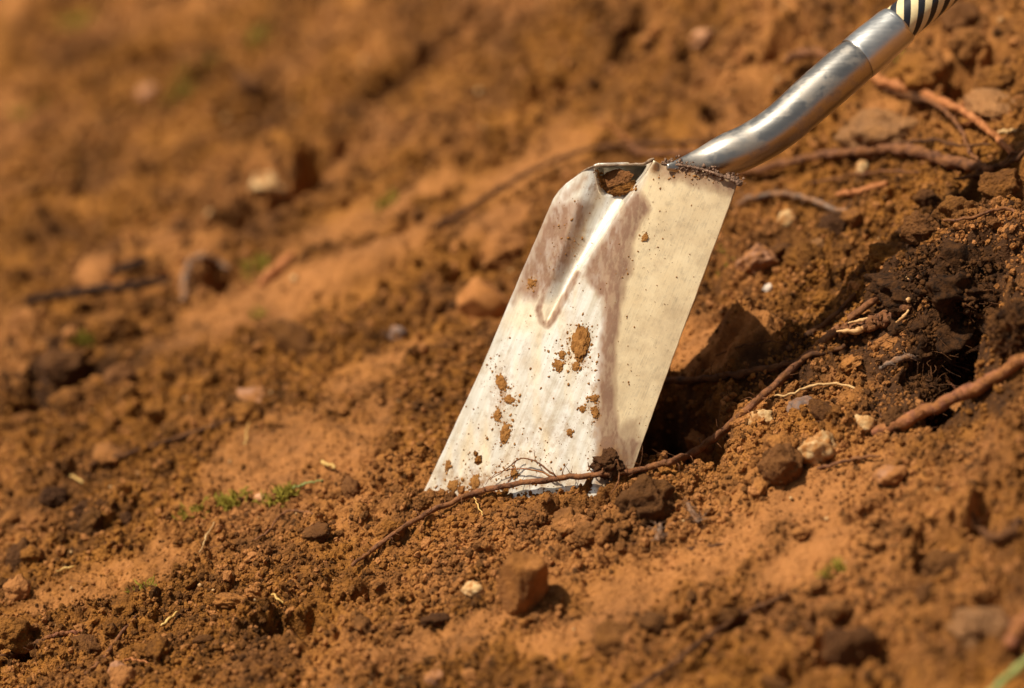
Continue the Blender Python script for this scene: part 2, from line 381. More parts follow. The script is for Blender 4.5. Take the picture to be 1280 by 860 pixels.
TURN = {'square soil lump standing on smooth soil below the blade': 0.0}
def put(name, me, px, py, wpx, hpx, label, cat, turn=None, sink=0.35, group=None, depth=None):
    """set a lump on the ground where the sight line meets it, wpx by hpx pixels large"""
    P, d = meet(px, py + hpx * 0.25, Hrest); P = P[0]; d = float(d[0])
    if depth: P = CAM + depth * ray(px, py); d = depth
    rx = wpx / 2 / SC * d; rz = hpx / 2 / SC * d / 0.88
    zz = float(Hrest(np.array([P[0]]), np.array([P[1]]))[0]) if not depth else P[2]
    o = link(name, me, (P[0], P[1], zz + rz * (1 - 2 * sink) if not depth else P[2]))
    o.scale = (rx, rx * 0.8, rz / 0.78); o.rotation_euler = (random.uniform(-.2, .2), random.uniform(-.2, .2), turn if turn is not None else random.uniform(-0.5, 0.5))
    if label in TURN: o.rotation_euler = (0.05, 0.04, TURN[label])
    tag(o, label, cat, group); return o

def spline(P, n):
    P = np.asarray(P, float); Q = np.vstack([2 * P[0] - P[1], P, 2 * P[-1] - P[-2]]); out = []
    seg = len(P) - 1
    t = np.linspace(0, seg, n)
    i = np.minimum(t.astype(int), seg - 1); f = (t - i)[:, None]
    a, b, c, d = Q[i], Q[i + 1], Q[i + 2], Q[i + 3]
    return 0.5 * ((2 * b) + (-a + c) * f + (2 * a - 5 * b + 4 * c - d) * f ** 2 + (-a + 3 * b - 3 * c + d) * f ** 3)

def tube(P, rad, sides=9, jit=0.18, wob=0.0, seed=0, ends=True):
    P = np.asarray(P, float); n = len(P); r = np.random.default_rng(seed)
    rad = np.interp(np.linspace(0, 1, n), np.linspace(0, 1, len(rad)), rad)
    if wob:
        k = np.arange(n) * 0.35; P = P + wob * np.stack([fbm(k + 3 + seed, k * 0 + 1.3, 2, 5), fbm(k + 9 + seed, k * 0 + 2.3, 2, 6), fbm(k + 5 + seed, k * 0 + 4.3, 2, 7)], 1)
    T = np.gradient(P, axis=0); T /= np.linalg.norm(T, axis=1)[:, None] + 1e-9
    nrm = np.cross(T[0], [0.3, 0.2, 0.93]); nrm /= np.linalg.norm(nrm); V = []
    for i in range(n):
        nrm = nrm - T[i] * np.dot(nrm, T[i]); nrm /= np.linalg.norm(nrm); bn = np.cross(T[i], nrm)
        a = np.arange(sides) * 2 * math.pi / sides
        rr = rad[i] * (1 + jit * (fbm(np.cos(a) * 0.8 + seed * 3.1, np.sin(a) * 0.8 + i * 0.25, 2, seed % 97)) + jit * 0.6 * perlin(np.full(sides, i * 0.31), np.full(sides, seed * 1.7 + 0.4), 9))
        V.append(P[i] + rr[:, None] * (np.cos(a)[:, None] * nrm + np.sin(a)[:, None] * bn))
    V = np.vstack(V); F = []
    for i in range(n - 1):
        for j in range(sides):
            k = (j + 1) % sides
            F.append((i * sides + j, i * sides + k, (i + 1) * sides + k, (i + 1) * sides + j))
    if ends:
        for i, c, s_ in ((0, P[0] - T[0] * rad[0] * 0.4, 1), (n - 1, P[-1] + T[-1] * rad[-1] * 0.4, 0)):
            V = np.vstack([V, c]); ci = len(V) - 1
            for j in range(sides):
                k = (j + 1) % sides; a, b = i * sides + j, i * sides + k
                F.append((b, a, ci, ci) if s_ else (a, b, ci, ci))
    return V, F

def join(parts):
    V = []; F = []; o = 0
    for v, f in parts:
        V.append(v); F += [tuple(i + o for i in q) for q in f]; o += len(v)
    return np.vstack(V), F

def py_mesh(name, V, F, mat, smooth=True):
    me = bpy.data.meshes.new(name)
    F = [tuple(dict.fromkeys(q)) for q in F]
    me.from_pydata([tuple(v) for v in V], [], F); me.materials.append(mat)
    if smooth: me.polygons.foreach_set('use_smooth', np.ones(len(me.polygons), bool))
    me.update(); return me

def ground_path(pts, r, lift=0.0):
    """pts: (px, py) or (px, py, extra lift in m)"""
    out = []
    for p in pts:
        l = lift + (p[2] if len(p) > 2 else 0)
        out.append(meet(p[0], p[1], Hrest, r * 0.55 + l)[0][0])
    return np.array(out)

SEED = [100]
def root_thing(name, pts, rpx, mat, label, cat='root', lift=0.0, n=None, jit=0.34, wob=0.0016, group=None, path=None, sides=9):
    SEED[0] += 1
    r0 = max(rpx) / PXM
    P = ground_path(pts, r0, lift) if path is None else path
    if path is None and lift >= 0.003:
        for i, p in enumerate(pts):
            g = np.array([[p[0] + a, p[1] + b_] for a in (-6, 0, 6) for b_ in (-2, 3)]); dg = meet(g[:, 0], g[:, 1], Hfull)[1]
            dg = np.sort(dg)[1] - r0 * 0.7; dc = float((P[i] - CAM) @ F_)
            if dg < dc < dg + 0.08: P[i] = CAM + dg * ray(np.float64(p[0]), np.float64(p[1]))
    n = n or max(24, int(np.linalg.norm(np.diff(P, axis=0), axis=1).sum() / 0.0028))
    Q = spline(P, n); V, F = tube(Q, [q / PXM for q in rpx], sides, jit, wob, SEED[0])
    loc = P[0].copy()
    o = link(name, py_mesh(name, V - loc, F, M[mat]), loc); tag(o, label, cat, group)
    if max(rpx) > 3 and cat in ('root', 'twig'):
        r = np.random.default_rng(SEED[0]); parts = []
        for k in range(int(8 + len(Q) * 0.35)):
            i = r.integers(1, len(Q) - 1); t = Q[i + 1] - Q[i - 1]; t /= np.linalg.norm(t); d_ = r.normal(size=3); d_ -= 0.6 * t * (d_ @ t); d_[2] = abs(d_[2]) * 0.6; d_ /= np.linalg.norm(d_)
            ln = r.uniform(0.003, 0.014) * (0.5 + max(rpx) / 12); a = Q[i]; e = a + d_ * ln + r.normal(size=3) * 0.003; m_ = (a + e) / 2 + r.normal(size=3) * 0.002
            parts.append(tube(spline([a, m_, e], 7), [r.uniform(0.0003, 0.0008), 0.00015], 4, 0, 0, k, False))
        V, F = join(parts); hr = link('root_hairs', py_mesh('root_hairs', V - loc, F, M[mat]), (0, 0, 0), o); hr['kind'] = 'stuff'
    return o, Q

# ================================================================== THE SPADE
NB = np.array([-0.42, 0.10, 0.90]); NB /= np.linalg.norm(NB)
NW = NB[0] * R_ + NB[1] * U_ - NB[2] * F_
SP0 = np.zeros(3)
def on_blade(px, py, h=0.0):
    rr = ray(px, py); num = (SP0 - CAM) @ NW + np.asarray(h, float)
    return CAM + (num / (rr @ NW))[..., None] * rr

YC = np.array([203, 300, 400, 500, 640, 720.0]); XC = np.array([812, 776, 757, 749, 744, 742.0])
YR = np.array([203, 216, 230, 280, 330, 380, 408.0]); XR = np.array([815, 808, 797, 763, 729, 701, 684.0])
XL = np.array([733, 731, 728, 710, 692, 676, 681.0])
YD = np.array([203, 250, 300, 350, 395, 412.0]); DD = np.array([0.022, 0.017, 0.011, 0.006, 0.002, 0.0])

def blade_h(px, py):
    cx = np.interp(py, YC, XC); k = np.interp(py, [203, 320, 640], [0.10, 0.22, 0.42])
    d = px - cx; soft = 5.0
    h = -k * soft * np.log1p(np.exp(np.clip(d / soft, -40, 40))) / PXM
    h = h - 0.006 * sstep(60, 160, cx - px)                                # left half curls back a little
    rx = np.interp(py, YR, XR); lx = np.interp(py, YR, XL)
    u = (px - lx) / np.maximum(rx - lx, 3)
    prof = sstep(0.0, 0.8, u) * (1 - sstep(0, 8, px - rx + 6))
    h = h - np.interp(py, YD, DD) * prof
    hol = sstep(0, 12, px - 741 - (py - 208) * 0.22) * (1 - sstep(-3, 1, px - rx + 4)) * sstep(206.5, 209, py) * (1 - sstep(220, 246, py))
    h = h - 0.030 * hol
    flare = np.exp(-((px - 817) / 6) ** 2 - ((py - 203) / 9) ** 2); h = h + 0.005 * flare
    h = h + 0.0006 * fbm(px / 60, py / 90, 2, 3)                           # slight dents
    return h

def poly(pts, n):
    pts = np.array(pts, float); L = np.r_[0, np.cumsum(np.linalg.norm(np.diff(pts, axis=0), axis=1))]
    t = np.linspace(0, L[-1], n); return np.stack([np.interp(t, L, pts[:, 0]), np.interp(t, L, pts[:, 1])], 1)

NS, NT = 300, 380
Lp = poly([(495, 690), (532, 610), (600, 464), (650, 345), (684, 266), (692, 248), (699, 238)], NT)
Rp = poly([(752, 690), (793, 582), (820, 506), (851, 420), (905, 275), (922, 228)], NT)
Bp = poly([(495, 690), (752, 690)], NS)
Tp = poly([(699, 238), (708, 229), (722, 219), (735, 211), (748, 207), (780, 206), (806, 204), (812, 200), (817, 200), (826, 205), (850, 207), (890, 216), (922, 228)], NS)
for E, sg in ((Lp, 1), (Rp, -1)):                                      # worn, faintly nicked edges
    E[:, 0] += 0.35 * fbm(E[:, 1] / 30, 0 * E[:, 1] + sg, 4, 90 + sg, 0.6) - sg * 0 + sg * 1.5 * np.maximum(0, fbm(E[:, 1] / 12, 0 * E[:, 1] + 3 * sg, 2, 95) - 0.55)
ss = np.linspace(0, 1, NS)[None, :, None]; tt = np.linspace(0, 1, NT)[:, None, None]
G = (1 - ss) * Lp[:, None] + ss * Rp[:, None] + (1 - tt) * Bp[None] + tt * Tp[None] - ((1 - ss) * (1 - tt) * Bp[0] + ss * (1 - tt) * Bp[-1] + (1 - ss) * tt * Tp[0] + ss * tt * Tp[-1])
gpx, gpy = G[..., 0].ravel(), G[..., 1].ravel()
BV = on_blade(gpx, gpy, blade_h(gpx, gpy))
spade_loc = np.array([0.0, 0.0, 0.0])
spade = bpy.data.objects.new('spade', None); COL.objects.link(spade); spade.location = spade_loc; spade.empty_display_size = 0.1
tag(spade, 'steel garden spade with a mud splashed blade stuck in the soil', 'spade')

# stains of dried mud film on the blade (they have their own shapes)
def pdist(px, py, line):
    d = np.full(px.shape, 1e9)
    for (x0, y0), (x1, y1) in zip(line[:-1], line[1:]):
        vx, vy = x1 - x0, y1 - y0; t = np.clip(((px - x0) * vx + (py - y0) * vy) / (vx * vx + vy * vy), 0, 1)
        d = np.minimum(d, np.hypot(px - x0 - t * vx, py - y0 - t * vy))
    return d
def inside(px, py, pts):
    c = np.zeros(px.shape, bool); n = len(pts)
    for i in range(n):
        (x0, y0), (x1, y1) = pts[i], pts[(i + 1) % n]
        k = (y0 > py) != (y1 > py)
        c ^= k & (px < (x1 - x0) * (py - y0) / ((y1 - y0) if y1 != y0 else 1e-9) + x0)
    return c
def region(px, py, pts, soft):
    d = pdist(px, py, pts + [pts[0]]); s = np.where(inside(px, py, pts), d, -d)
    return sstep(-soft, soft, s)
jx = gpx + 3.5 * fbm(gpx / 18, gpy / 40, 4, 21, 0.55); jy = gpy + 6 * fbm(gpx / 18, gpy / 40, 4, 22, 0.55); kx = gpx + 1.2 * fbm(gpx / 9, gpy / 9, 3, 25)
mauve = region(jx, jy, [(684, 262), (700, 252), (728, 250), (738, 258), (728, 285), (716, 318), (700, 348), (690, 352), (672, 378), (655, 368), (640, 375), (652, 340)], 9) * 0.95
mauve = np.maximum(mauve, 0.95 * (1 - sstep(1.5, 6, pdist(kx, gpy, [(693, 338), (680, 365), (673, 388), (677, 402), (684, 407), (692, 398), (702, 378), (722, 342)]))))
mauve = np.maximum(mauve, region(jx, jy, [(790, 245), (800, 240), (812, 262), (796, 290), (792, 318), (782, 352), (776, 390), (769, 440), (768, 500), (774, 540), (800, 555), (786, 610), (746, 610), (747, 540), (748, 470), (755, 400), (752, 370), (742, 360), (728, 345), (745, 312)], 5.5))
mauve = np.maximum(mauve, 0.85 * region(jx, jy, [(822, 204), (850, 205), (925, 227), (918, 246), (890, 238), (850, 226), (826, 222)], 9))
mauve = np.maximum(mauve, 0.55 * region(jx, jy, [(760, 540), (800, 520), (790, 600), (748, 605)], 9))
mauve = np.maximum(mauve, 0.6 * region(jx, jy, [(703, 240), (735, 216), (728, 232), (700, 255)], 5))
edge = np.clip(mauve * (1 - mauve) * 4, 0, 1) ** 1.5
mauve = mauve * (0.84 + 0.26 * sstep(-0.6, 0.6, fbm(gpx / 9, gpy / 30, 4, 41, 0.65)))
cream = sstep(-4, 10, gpx - np.interp(gpy, [203, 300, 340, 400, 500, 640], [812, 770, 752, 757, 749, 744]))
cream = np.maximum(cream, 0.6 * region(jx, jy, [(650, 370), (700, 372), (690, 410), (640, 420), (632, 400)], 14))
cream = np.maximum(cream, 0.55 * sstep(0.05, 0.9, fbm(gpx / 22, gpy / 120, 3, 44)) + 0.35 * sstep(480, 620, gpy) * sstep(-0.3, 0.5, fbm(gpx / 18, gpy / 70, 3, 47)))

Fb = np.arange(NS * NT).reshape(NT, NS)
bl = mesh_from('blade', BV - spade_loc, np.stack([Fb[:-1, :-1], Fb[:-1, 1:], Fb[1:, 1:], Fb[1:, :-1]], -1).reshape(-1, 4), [])
smear = np.zeros_like(gpx)
for a, b_, sx_, sy_, k in ((722, 440, 16, 30, .9), (628, 492, 13, 26, .8), (632, 540, 10, 20, .8), (743, 510, 8, 40, .8), (720, 300, 14, 20, .6), (600, 600, 60, 16, .9), (690, 600, 60, 14, .6), (760, 575, 22, 20, 1), (700, 540, 30, 40, .35), (660, 560, 40, 40, .3), (664, 356, 8, 10, .7), (870, 215, 50, 8, .8), (740, 232, 14, 12, .8)):
    smear = np.maximum(smear, k * np.exp(-(((gpx - a) / sx_) ** 2 + ((gpy - b_) / sy_) ** 2)))
for nm, arr in (('mauve', mauve), ('cream', cream), ('smear', smear), ('tide', edge)):
    bl.attributes.new(nm, 'FLOAT', 'POINT').data.foreach_set('value', np.clip(arr, 0, 1).astype(np.float32))
uv = bl.attributes.new('along', 'FLOAT_VECTOR', 'POINT')      # steel grain runs along the blade
grain = np.stack([(gpx + (gpy - 640) * 0.42) * 0.05, gpy * 0.0022, 0 * gpx], 1)
uv.data.foreach_set('vector', grain.astype(np.float32).ravel())
m, nt, b = new_mat('worn_steel')
ga = nd(nt, 'ShaderNodeAttribute', attribute_name='along').outputs['Vector']
pos = nd(nt, 'ShaderNodeNewGeometry').outputs['Position']
streak = noise_node(nt, ga, 1.6, 6, 0.6); fine = noise_node(nt, ga, 9, 5, 0.7); blot = noise_node(nt, pos, 60, 5, 0.65); spk = noise_node(nt, pos, 480, 3, 0.6)
c = mix(nt, ramp(nt, streak, [(0.30, (0, 0, 0)), (0.68, (1, 1, 1))]), (0.56, 0.49, 0.37), (0.90, 0.88, 0.81))
c = mix(nt, attr(nt, 'cream'), c, mix(nt, blot, (0.78, 0.57, 0.31), (0.94, 0.79, 0.52)))
lowf = noise_node(nt, pos, 28, 6, 0.7)
c = mix(nt, ramp(nt, lowf, [(0.47, (0, 0, 0)), (0.68, (0.65, 0.65, 0.65))]), c, (0.52, 0.37, 0.215))      # tarnish clouds
c = mix(nt, attr(nt, 'mauve'), c, mix(nt, blot, (0.155, 0.078, 0.044), (0.29, 0.165, 0.10)))
mot = noise_node(nt, pos, 150, 6, 0.7)
c = mix(nt, ramp(nt, maths(nt, 'ADD', maths(nt, 'MULTIPLY', mot, 0.55), maths(nt, 'MULTIPLY', fine, 0.45)), [(0.50, (0, 0, 0)), (0.66, (0.55, 0.55, 0.55))]), c, (0.36, 0.27, 0.17))   # scuffs along the grain
c = mix(nt, maths(nt, 'MULTIPLY', attr(nt, 'tide'), maths(nt, 'MULTIPLY', blot, 0.5)), c, (0.24, 0.12, 0.06))      # darker tide line round each stain
c = mix(nt, maths(nt, 'MULTIPLY', attr(nt, 'smear'), ramp(nt, mot, [(0.40, (0, 0, 0)), (0.60, (1, 1, 1))])), c, (0.34, 0.165, 0.055))
c = mix(nt, ramp(nt, spk, [(0.66, (0, 0, 0)), (0.74, (0.8, 0.8, 0.8))]), c, (0.25, 0.13, 0.06))
nt.links.new(c, b.inputs['Base Color'])
b.inputs['Metallic'].default_value = 0.35
rg = maths(nt, 'ADD', maths(nt, 'MULTIPLY', fine, 0.25), maths(nt, 'ADD', maths(nt, 'MULTIPLY', attr(nt, 'mauve'), 0.3), 0.22), True)
nt.links.new(rg, b.inputs['Roughness'])
bump(nt, b, maths(nt, 'ADD', fine, maths(nt, 'MULTIPLY', spk, 0.5)), 0.0003, 0.5)
M['steel'] = m; bl.materials.append(m)
blade = link('blade', bl, (0, 0, 0), spade)
so = blade.modifiers.new('thickness', 'SOLIDIFY'); so.thickness = 0.0020; so.offset = -1 if (np.cross(BV[1] - BV[0], BV[NS] - BV[0]) @ NW) > 0 else 1

M['weld'] = simple_mat('weld_crust', (0.06, 0.03, 0.018), (0.34, 0.21, 0.14), 260, 0.8, 0.2, 0.0012)
M['rim'] = simple_mat('dirty_rim', (0.07, 0.038, 0.02), (0.36, 0.25, 0.16), 160, 0.6, 0.3)
def blade_tube(pts, rpx, hs, name, mat, jit=0.1, n=60, seed=1, wob=0):
    px = np.array([p[0] for p in pts], float); py = np.array([p[1] for p in pts], float)
    Q = spline(on_blade(px, py, hs), n); V, F = tube(Q, [r / PXM for r in rpx], 9, jit, wob, seed)
    return link(name, py_mesh(name, V - spade_loc, F, mat), (0, 0, 0), spade)
rim = blade_tube([(722, 219), (735, 211), (748, 207.5), (780, 206), (804, 205), (812, 201), (817, 199)], [1.0, 1.5, 1.4, 1.4, 1.6, 2.6, 2.0], np.array([-.003, 0, 0, 0, 0, 0.002, 0.004]), 'top_rim', M['rim'], 0.15, 70, 3)
weld = blade_tube([(826, 204), (850, 206.5), (875, 211), (900, 219), (918, 226), (926, 230)], [0.8, 1.6, 1.4, 1.9, 1.8, 3.5], np.array([0, -.001, -.002, -.003, -.004, -.006]), 'weld_seam', M['weld'], 0.5, 140, 5, 0.0005)

ICO = bmesh.new(); bmesh.ops.create_icosphere(ICO, subdivisions=1, radius=1.0); ICO.verts.ensure_lookup_table()
IV = np.array([v.co[:] for v in ICO.verts]); IF = np.array([[v.index for v in f.verts] for f in ICO.faces]); ICO.free()
ICO = bmesh.new(); bmesh.ops.create_icosphere(ICO, subdivisions=2, radius=1.0); ICO.verts.ensure_lookup_table()
IV2 = np.array([v.co[:] for v in ICO.verts]); IF2 = np.array([[v.index for v in f.verts] for f in ICO.faces]); ICO.free()
def crumbs(centers, radii, base=(IV, IF), squash=(0.55, 1.0), amp=0.28, axes=None):
    n = len(centers); bv, bf = base; k = len(bv)
    a = rng.normal(size=(n, 3, 3)); q, _ = np.linalg.qr(a)
    S = np.stack([rng.uniform(0.75, 1.35, n), rng.uniform(0.75, 1.1, n), rng.uniform(*squash, n)], 1)
    P = bv[None] * (1 + amp * rng.normal(size=(n, k))[..., None]) * S[:, None]
    P = np.einsum('nij,nkj->nki', q, P)
    if axes is not None: P = P - (1 - 0.5) * (P @ axes)[..., None] * axes
    V = centers[:, None] + P * radii[:, None, None]
    return V.reshape(-1, 3), (bf[None] + (np.arange(n) * k)[:, None, None]).reshape(-1, 3)
# packed soil in the hollow under the rim and lumps of mud
def lump(name, px, py, wpx, hpx, h, mat, seed, sub=4, turn=0.0, flat=0.5, **kw):
    me = clod_mesh(name, sub, mat, seed=seed, **kw)
    o = link(name, me, on_blade(np.float64(px), np.float64(py), h) - spade_loc, spade)
    ax = Vector(R_); ay = Vector(np.cross(NW, R_)).normalized(); ax = ay.cross(Vector(NW)).normalized()
    Rm = Matrix((ax, ay, Vector(NW))).transposed() @ Matrix.Rotation(turn, 3, 'Z')
    o.rotation_euler = Rm.to_euler(); o.scale = (wpx / 2 / PXM, hpx / 2 / PXM, min(wpx, hpx) / 2 / PXM * flat / 0.75); return o
lump('packed_soil', 765, 231, 60, 34, -0.0200, M['dark_clod'], 5, 5, 0.25, 0.4, fine=0.13, rough=0.25, angular=0.3)  # darker soil colour paints in the shade under the rim
lump('packed_soil', 784, 235, 46, 14, -0.0145, M['clod'], 6, 5, 0.1, 0.7, fine=0.14, rough=0.4)
kw = dict(fine=0.16, rough=0.45, angular=0.2)
hb = lambda x, y: float(blade_h(np.float64(x), np.float64(y)))
for px, py, wp, hp, sd_, tn in ((725, 430, 30, 50, 7, -0.15), (698, 457, 13, 17, 8, 0.2), (702, 444, 9, 12, 18, 0.2), (720, 458, 12, 12, 28, 0), (627, 480, 16, 24, 9, 0.5), (637, 500, 19, 11, 10, -0.3), (622, 519, 11, 17, 11, -0.2),
                            (632, 541, 15, 27, 12, -0.3), (664, 354, 10, 10, 13, 0), (742, 498, 12, 9, 14, 0), (744, 516, 10, 15, 15, 0), (712, 540, 8, 10, 16, 0),
                            (728, 512, 8, 8, 23, 0), (806, 297, 9, 10, 17, 0), (560, 582, 9, 14, 19, -0.3), (643, 592, 12, 15, 20, 0.2), (594, 603, 14, 20, 21, 0.1), (566, 607, 18, 14, 22, 0.1)):
    lo_ = lump('mud_lump', px, py, wp * 0.8, hp * 0.85, hb(px, py) + 0.0002, M['mud'], sd_, 5, tn, 0.28, **kw)
    nc = int(25 + wp * hp * 0.16); q = rng.normal(size=(nc, 2)) * 0.30; ct_, st_ = math.cos(tn), math.sin(tn)
    qx = px + ct_ * q[:, 0] * wp + st_ * q[:, 1] * hp; qy = py - st_ * q[:, 0] * wp + ct_ * q[:, 1] * hp
    V, F = crumbs(on_blade(qx, qy, blade_h(qx, qy) + 0.0006 * np.exp(-(q ** 2).sum(1) * 8)), (0.5 + 2.0 * rng.random(nc) ** 2.5) / PXM, axes=NW)
    Wm = Matrix.Translation(lo_.location) @ lo_.rotation_euler.to_matrix().to_4x4() @ Matrix.Diagonal((*lo_.scale, 1)); Wi = np.array(Wm.inverted())
    V = np.hstack([V - spade_loc, np.ones((len(V), 1))]) @ Wi.T
    mc_ = link('mud_crumbs', mesh_from('mud_crumbs', V[:, :3], F, M['mud'], False), (0, 0, 0), lo_); mc_['kind'] = 'stuff'
lump('mud_lump', 760, 581, 38, 30, hb(752, 581) + 0.004, M['dark_clod'], 31, 5, 0.2, 0.8, fine=0.15, rough=0.5, angular=0.2)

# fine specks of mud: too many to count
spx = []; spy = []; spr = []
def sprinkle(n, cx, cy, sx, sy, r0, r1):
    for _ in range(n):
        spx.append(random.gauss(cx, sx)); spy.append(random.gauss(cy, sy)); spr.append(r0 * (r1 / r0) ** (random.random() ** 2))
sprinkle(60, 705, 450, 22, 22, 0.6, 2.2); sprinkle(60, 625, 500, 14, 34, 0.6, 2.4); sprinkle(40, 740, 510, 7, 40, 0.6, 3.0); sprinkle(80, 590, 585, 40, 16, 0.6, 2.6)
sprinkle(130, 660, 560, 60, 40, 0.5, 1.9); sprinkle(50, 690, 590, 40, 14, 0.6, 2.2); sprinkle(45, 715, 285, 16, 22, 0.5, 1.8); sprinkle(60, 690, 340, 22, 35, 0.4, 1.2); sprinkle(50, 780, 330, 25, 50, 0.4, 1.6)
sprinkle(40, 820, 300, 25, 35, 0.4, 1.6); sprinkle(40, 790, 480, 22, 50, 0.4, 1.4); sprinkle(60, 620, 520, 60, 50, 0.4, 1.3); sprinkle(25, 617, 452, 6, 8, 0.5, 1.6); sprinkle(60, 870, 218, 26, 6, 0.6, 2.4); sprinkle(20, 735, 235, 20, 10, 0.5, 1.6); sprinkle(90, 625, 615, 50, 10, 0.8, 3.5)
spx, spy, spr = map(np.array, (spx, spy, spr))
lx = np.interp(spy, Lp[::-1, 1], Lp[::-1, 0]); rx = np.interp(spy, Rp[::-1, 1], Rp[::-1, 0])
ok = (spx > lx + 3) & (spx < rx - 3) & (spy > 214) & (spy < 640) & ~((spy < 246) & (spx < 812))
spx, spy, spr = spx[ok], spy[ok], spr[ok]
V, F = crumbs(on_blade(spx, spy, blade_h(spx, spy) + 0.0001), spr / PXM, axes=NW)
o = link('mud_specks', mesh_from('mud_specks', V - spade_loc, F, M['mud']), (0, 0, 0), spade); o['kind'] = 'stuff'

hn = 260; ht = rng.random(hn); hx = np.interp(ht, [0, .3, .75, 1], [745, 754, 776, 797]) + rng.normal(0, 2.2, hn); hy = np.interp(ht, [0, .3, .75, 1], [213, 234, 241, 236]) + rng.normal(-1, 2.4, hn)
V, F = crumbs(on_blade(hx, hy, np.maximum(blade_h(hx, hy), -0.016) - 0.0008), (0.7 + 2.6 * rng.random(hn) ** 2.5) / PXM)
o = link('rim_crumbs', mesh_from('rim_crumbs', V - spade_loc, F, M['mud'], False), (0, 0, 0), spade); o['kind'] = 'stuff'
jn = 420; jt = rng.random(jn); jpx = np.interp(jt, [0, .3, .7, 1], [832, 850, 890, 926]) + rng.normal(0, 3, jn); jpy = np.interp(jt, [0, .3, .7, 1], [205, 207, 216, 229]) + rng.normal(-1, 3.2, jn)
V, F = crumbs(on_blade(jpx, jpy, np.interp(jt, [0, 1], [0.0, -0.005]) - 0.001 + rng.normal(0, 0.001, jn)), (0.5 + 2.6 * rng.random(jn) ** 4) / PXM)
o = link('joint_crumbs', mesh_from('joint_crumbs', V - spade_loc, F, M['weld'], False), (0, 0, 0), spade); o['kind'] = 'stuff'
# neck, collar and striped shaft: lofted round sections
def frame_pt(px, py, dd): return CAM + (DIST + dd) * ray(np.float64(px), np.float64(py))
def loft(sec, sides=48, n=90, uvscale=None):
    """sec: (px, py, half width px, depth m, roundness of depth) along the axis"""
    sec = np.array(sec, float); S = spline(sec, n)
    C = np.array([frame_pt(a[0], a[1], a[3]) for a in S]); T = np.gradient(C, axis=0); T /= np.linalg.norm(T, axis=1)[:, None]
    V = []
    for i in range(n):
        vd = (C[i] - CAM); vd /= np.linalg.norm(vd); side = np.cross(T[i], vd); side /= np.linalg.norm(side); dep = np.cross(side, T[i])
        a = np.arange(sides) * 2 * math.pi / sides; r = S[i, 2] / SC * (DIST + S[i, 3])
        V.append(C[i] + r * (np.cos(a)[:, None] * side + S[i, 4] * np.sin(a)[:, None] * dep))
    V = np.vstack(V); I = np.arange(n * sides).reshape(n, sides); J = np.roll(I, -1, 1)
    F = np.stack([I[:-1], J[:-1], J[1:], I[1:]], -1).reshape(-1, 4)
    L = np.r_[0, np.cumsum(np.linalg.norm(np.diff(C, axis=0), axis=1))]
    return V, F, np.repeat(L, sides), np.tile(np.arange(sides) / sides, n), C
def caps(F, n, sides):
    F = [tuple(f) for f in F]; F.append(tuple(range(sides))[::-1]); F.append(tuple(range((n - 1) * sides, n * sides))); return F

def metal(name, base, rough, dirt):
    m, nt, b = new_mat(name); pos = nd(nt, 'ShaderNodeNewGeometry').outputs['Position']
    n1 = noise_node(nt, pos, 45, 6, 0.65); n2 = noise_node(nt, pos, 380, 4, 0.7)
    mp_ = nd(nt, 'ShaderNodeMapping'); mp_.inputs['Rotation'].default_value = (0, 0.66, 0); mp_.inputs['Scale'].default_value = (12, 420, 420); nt.links.new(pos, mp_.inputs[0])
    br = noise_node(nt, mp_.outputs[0], 1.0, 4, 0.6)
    f = maths(nt, 'MULTIPLY', ramp(nt, n1, [(0.50, (0, 0, 0)), (0.72, (1, 1, 1))]), dirt)
    nt.links.new(mix(nt, f, base, (0.13, 0.075, 0.04)), b.inputs['Base Color'])
    nt.links.new(maths(nt, 'SUBTRACT', 1.0, f), b.inputs['Metallic'])
    nt.links.new(maths(nt, 'ADD', maths(nt, 'MULTIPLY', f, 0.4), maths(nt, 'ADD', maths(nt, 'MULTIPLY', br, 0.2), rough - 0.1)), b.inputs['Roughness'])
    bump(nt, b, maths(nt, 'ADD', br, maths(nt, 'MULTIPLY', n2, 0.4)), 0.0002, 0.4); return m
M['neck'] = metal('neck_steel', (0.47, 0.44, 0.39), 0.31, 0.60)
M['collar'] = metal('collar_steel', (0.68, 0.67, 0.63), 0.33, 0.15)
d0 = float(np.linalg.norm(0)) 
bt = lambda px, py: float((on_blade(np.float64(px), np.float64(py), hb(px, py)) - CAM) @ F_) - DIST
dn = bt(870, 212)
neck_sec = [(834, 209, 4, dn + 0.004, 0.6), (846, 208.5, 9, dn + 0.007, 0.6), (862, 207, 15, dn + 0.012, 0.7), (884, 203, 22, dn + 0.017, 0.85), (910, 193.5, 27, dn + 0.020, 0.95), (940, 180, 27.5, dn + 0.023, 1), (975, 158, 28, dn + 0.026, 1), (1022, 117, 29.5, dn + 0.036, 1), (1050, 92.5, 29.5, dn + 0.042, 1), (1066, 79, 29, dn + 0.0455, 1), (1071, 74.8, 28.2, dn + 0.0466, 1), (1076, 70.5, 27.5, dn + 0.0477, 1)]
V, F, L, A, C = loft(neck_sec, 48, 90)
neck = link('neck', py_mesh('neck', V - spade_loc, caps(F, 90, 48), M['neck']), (0, 0, 0), spade)
col_sec = [(1072, 74, 28.6, dn + 0.0468, 1), (1073, 73.2, 29.2, dn + 0.047, 1), (1076, 70.5, 29.4, dn + 0.0477, 1), (1090, 58.5, 29.3, dn + 0.0507, 1), (1105, 46, 28.4, dn + 0.0540, 1), (1117, 36, 28, dn + 0.0566, 1), (1119, 34, 27.2, dn + 0.057, 1), (1120.3, 33, 25.5, dn + 0.0573, 1), (1120.6, 32.7, 22, dn + 0.0574, 1)]
V, F, L, A, C = loft(col_sec, 48, 80)
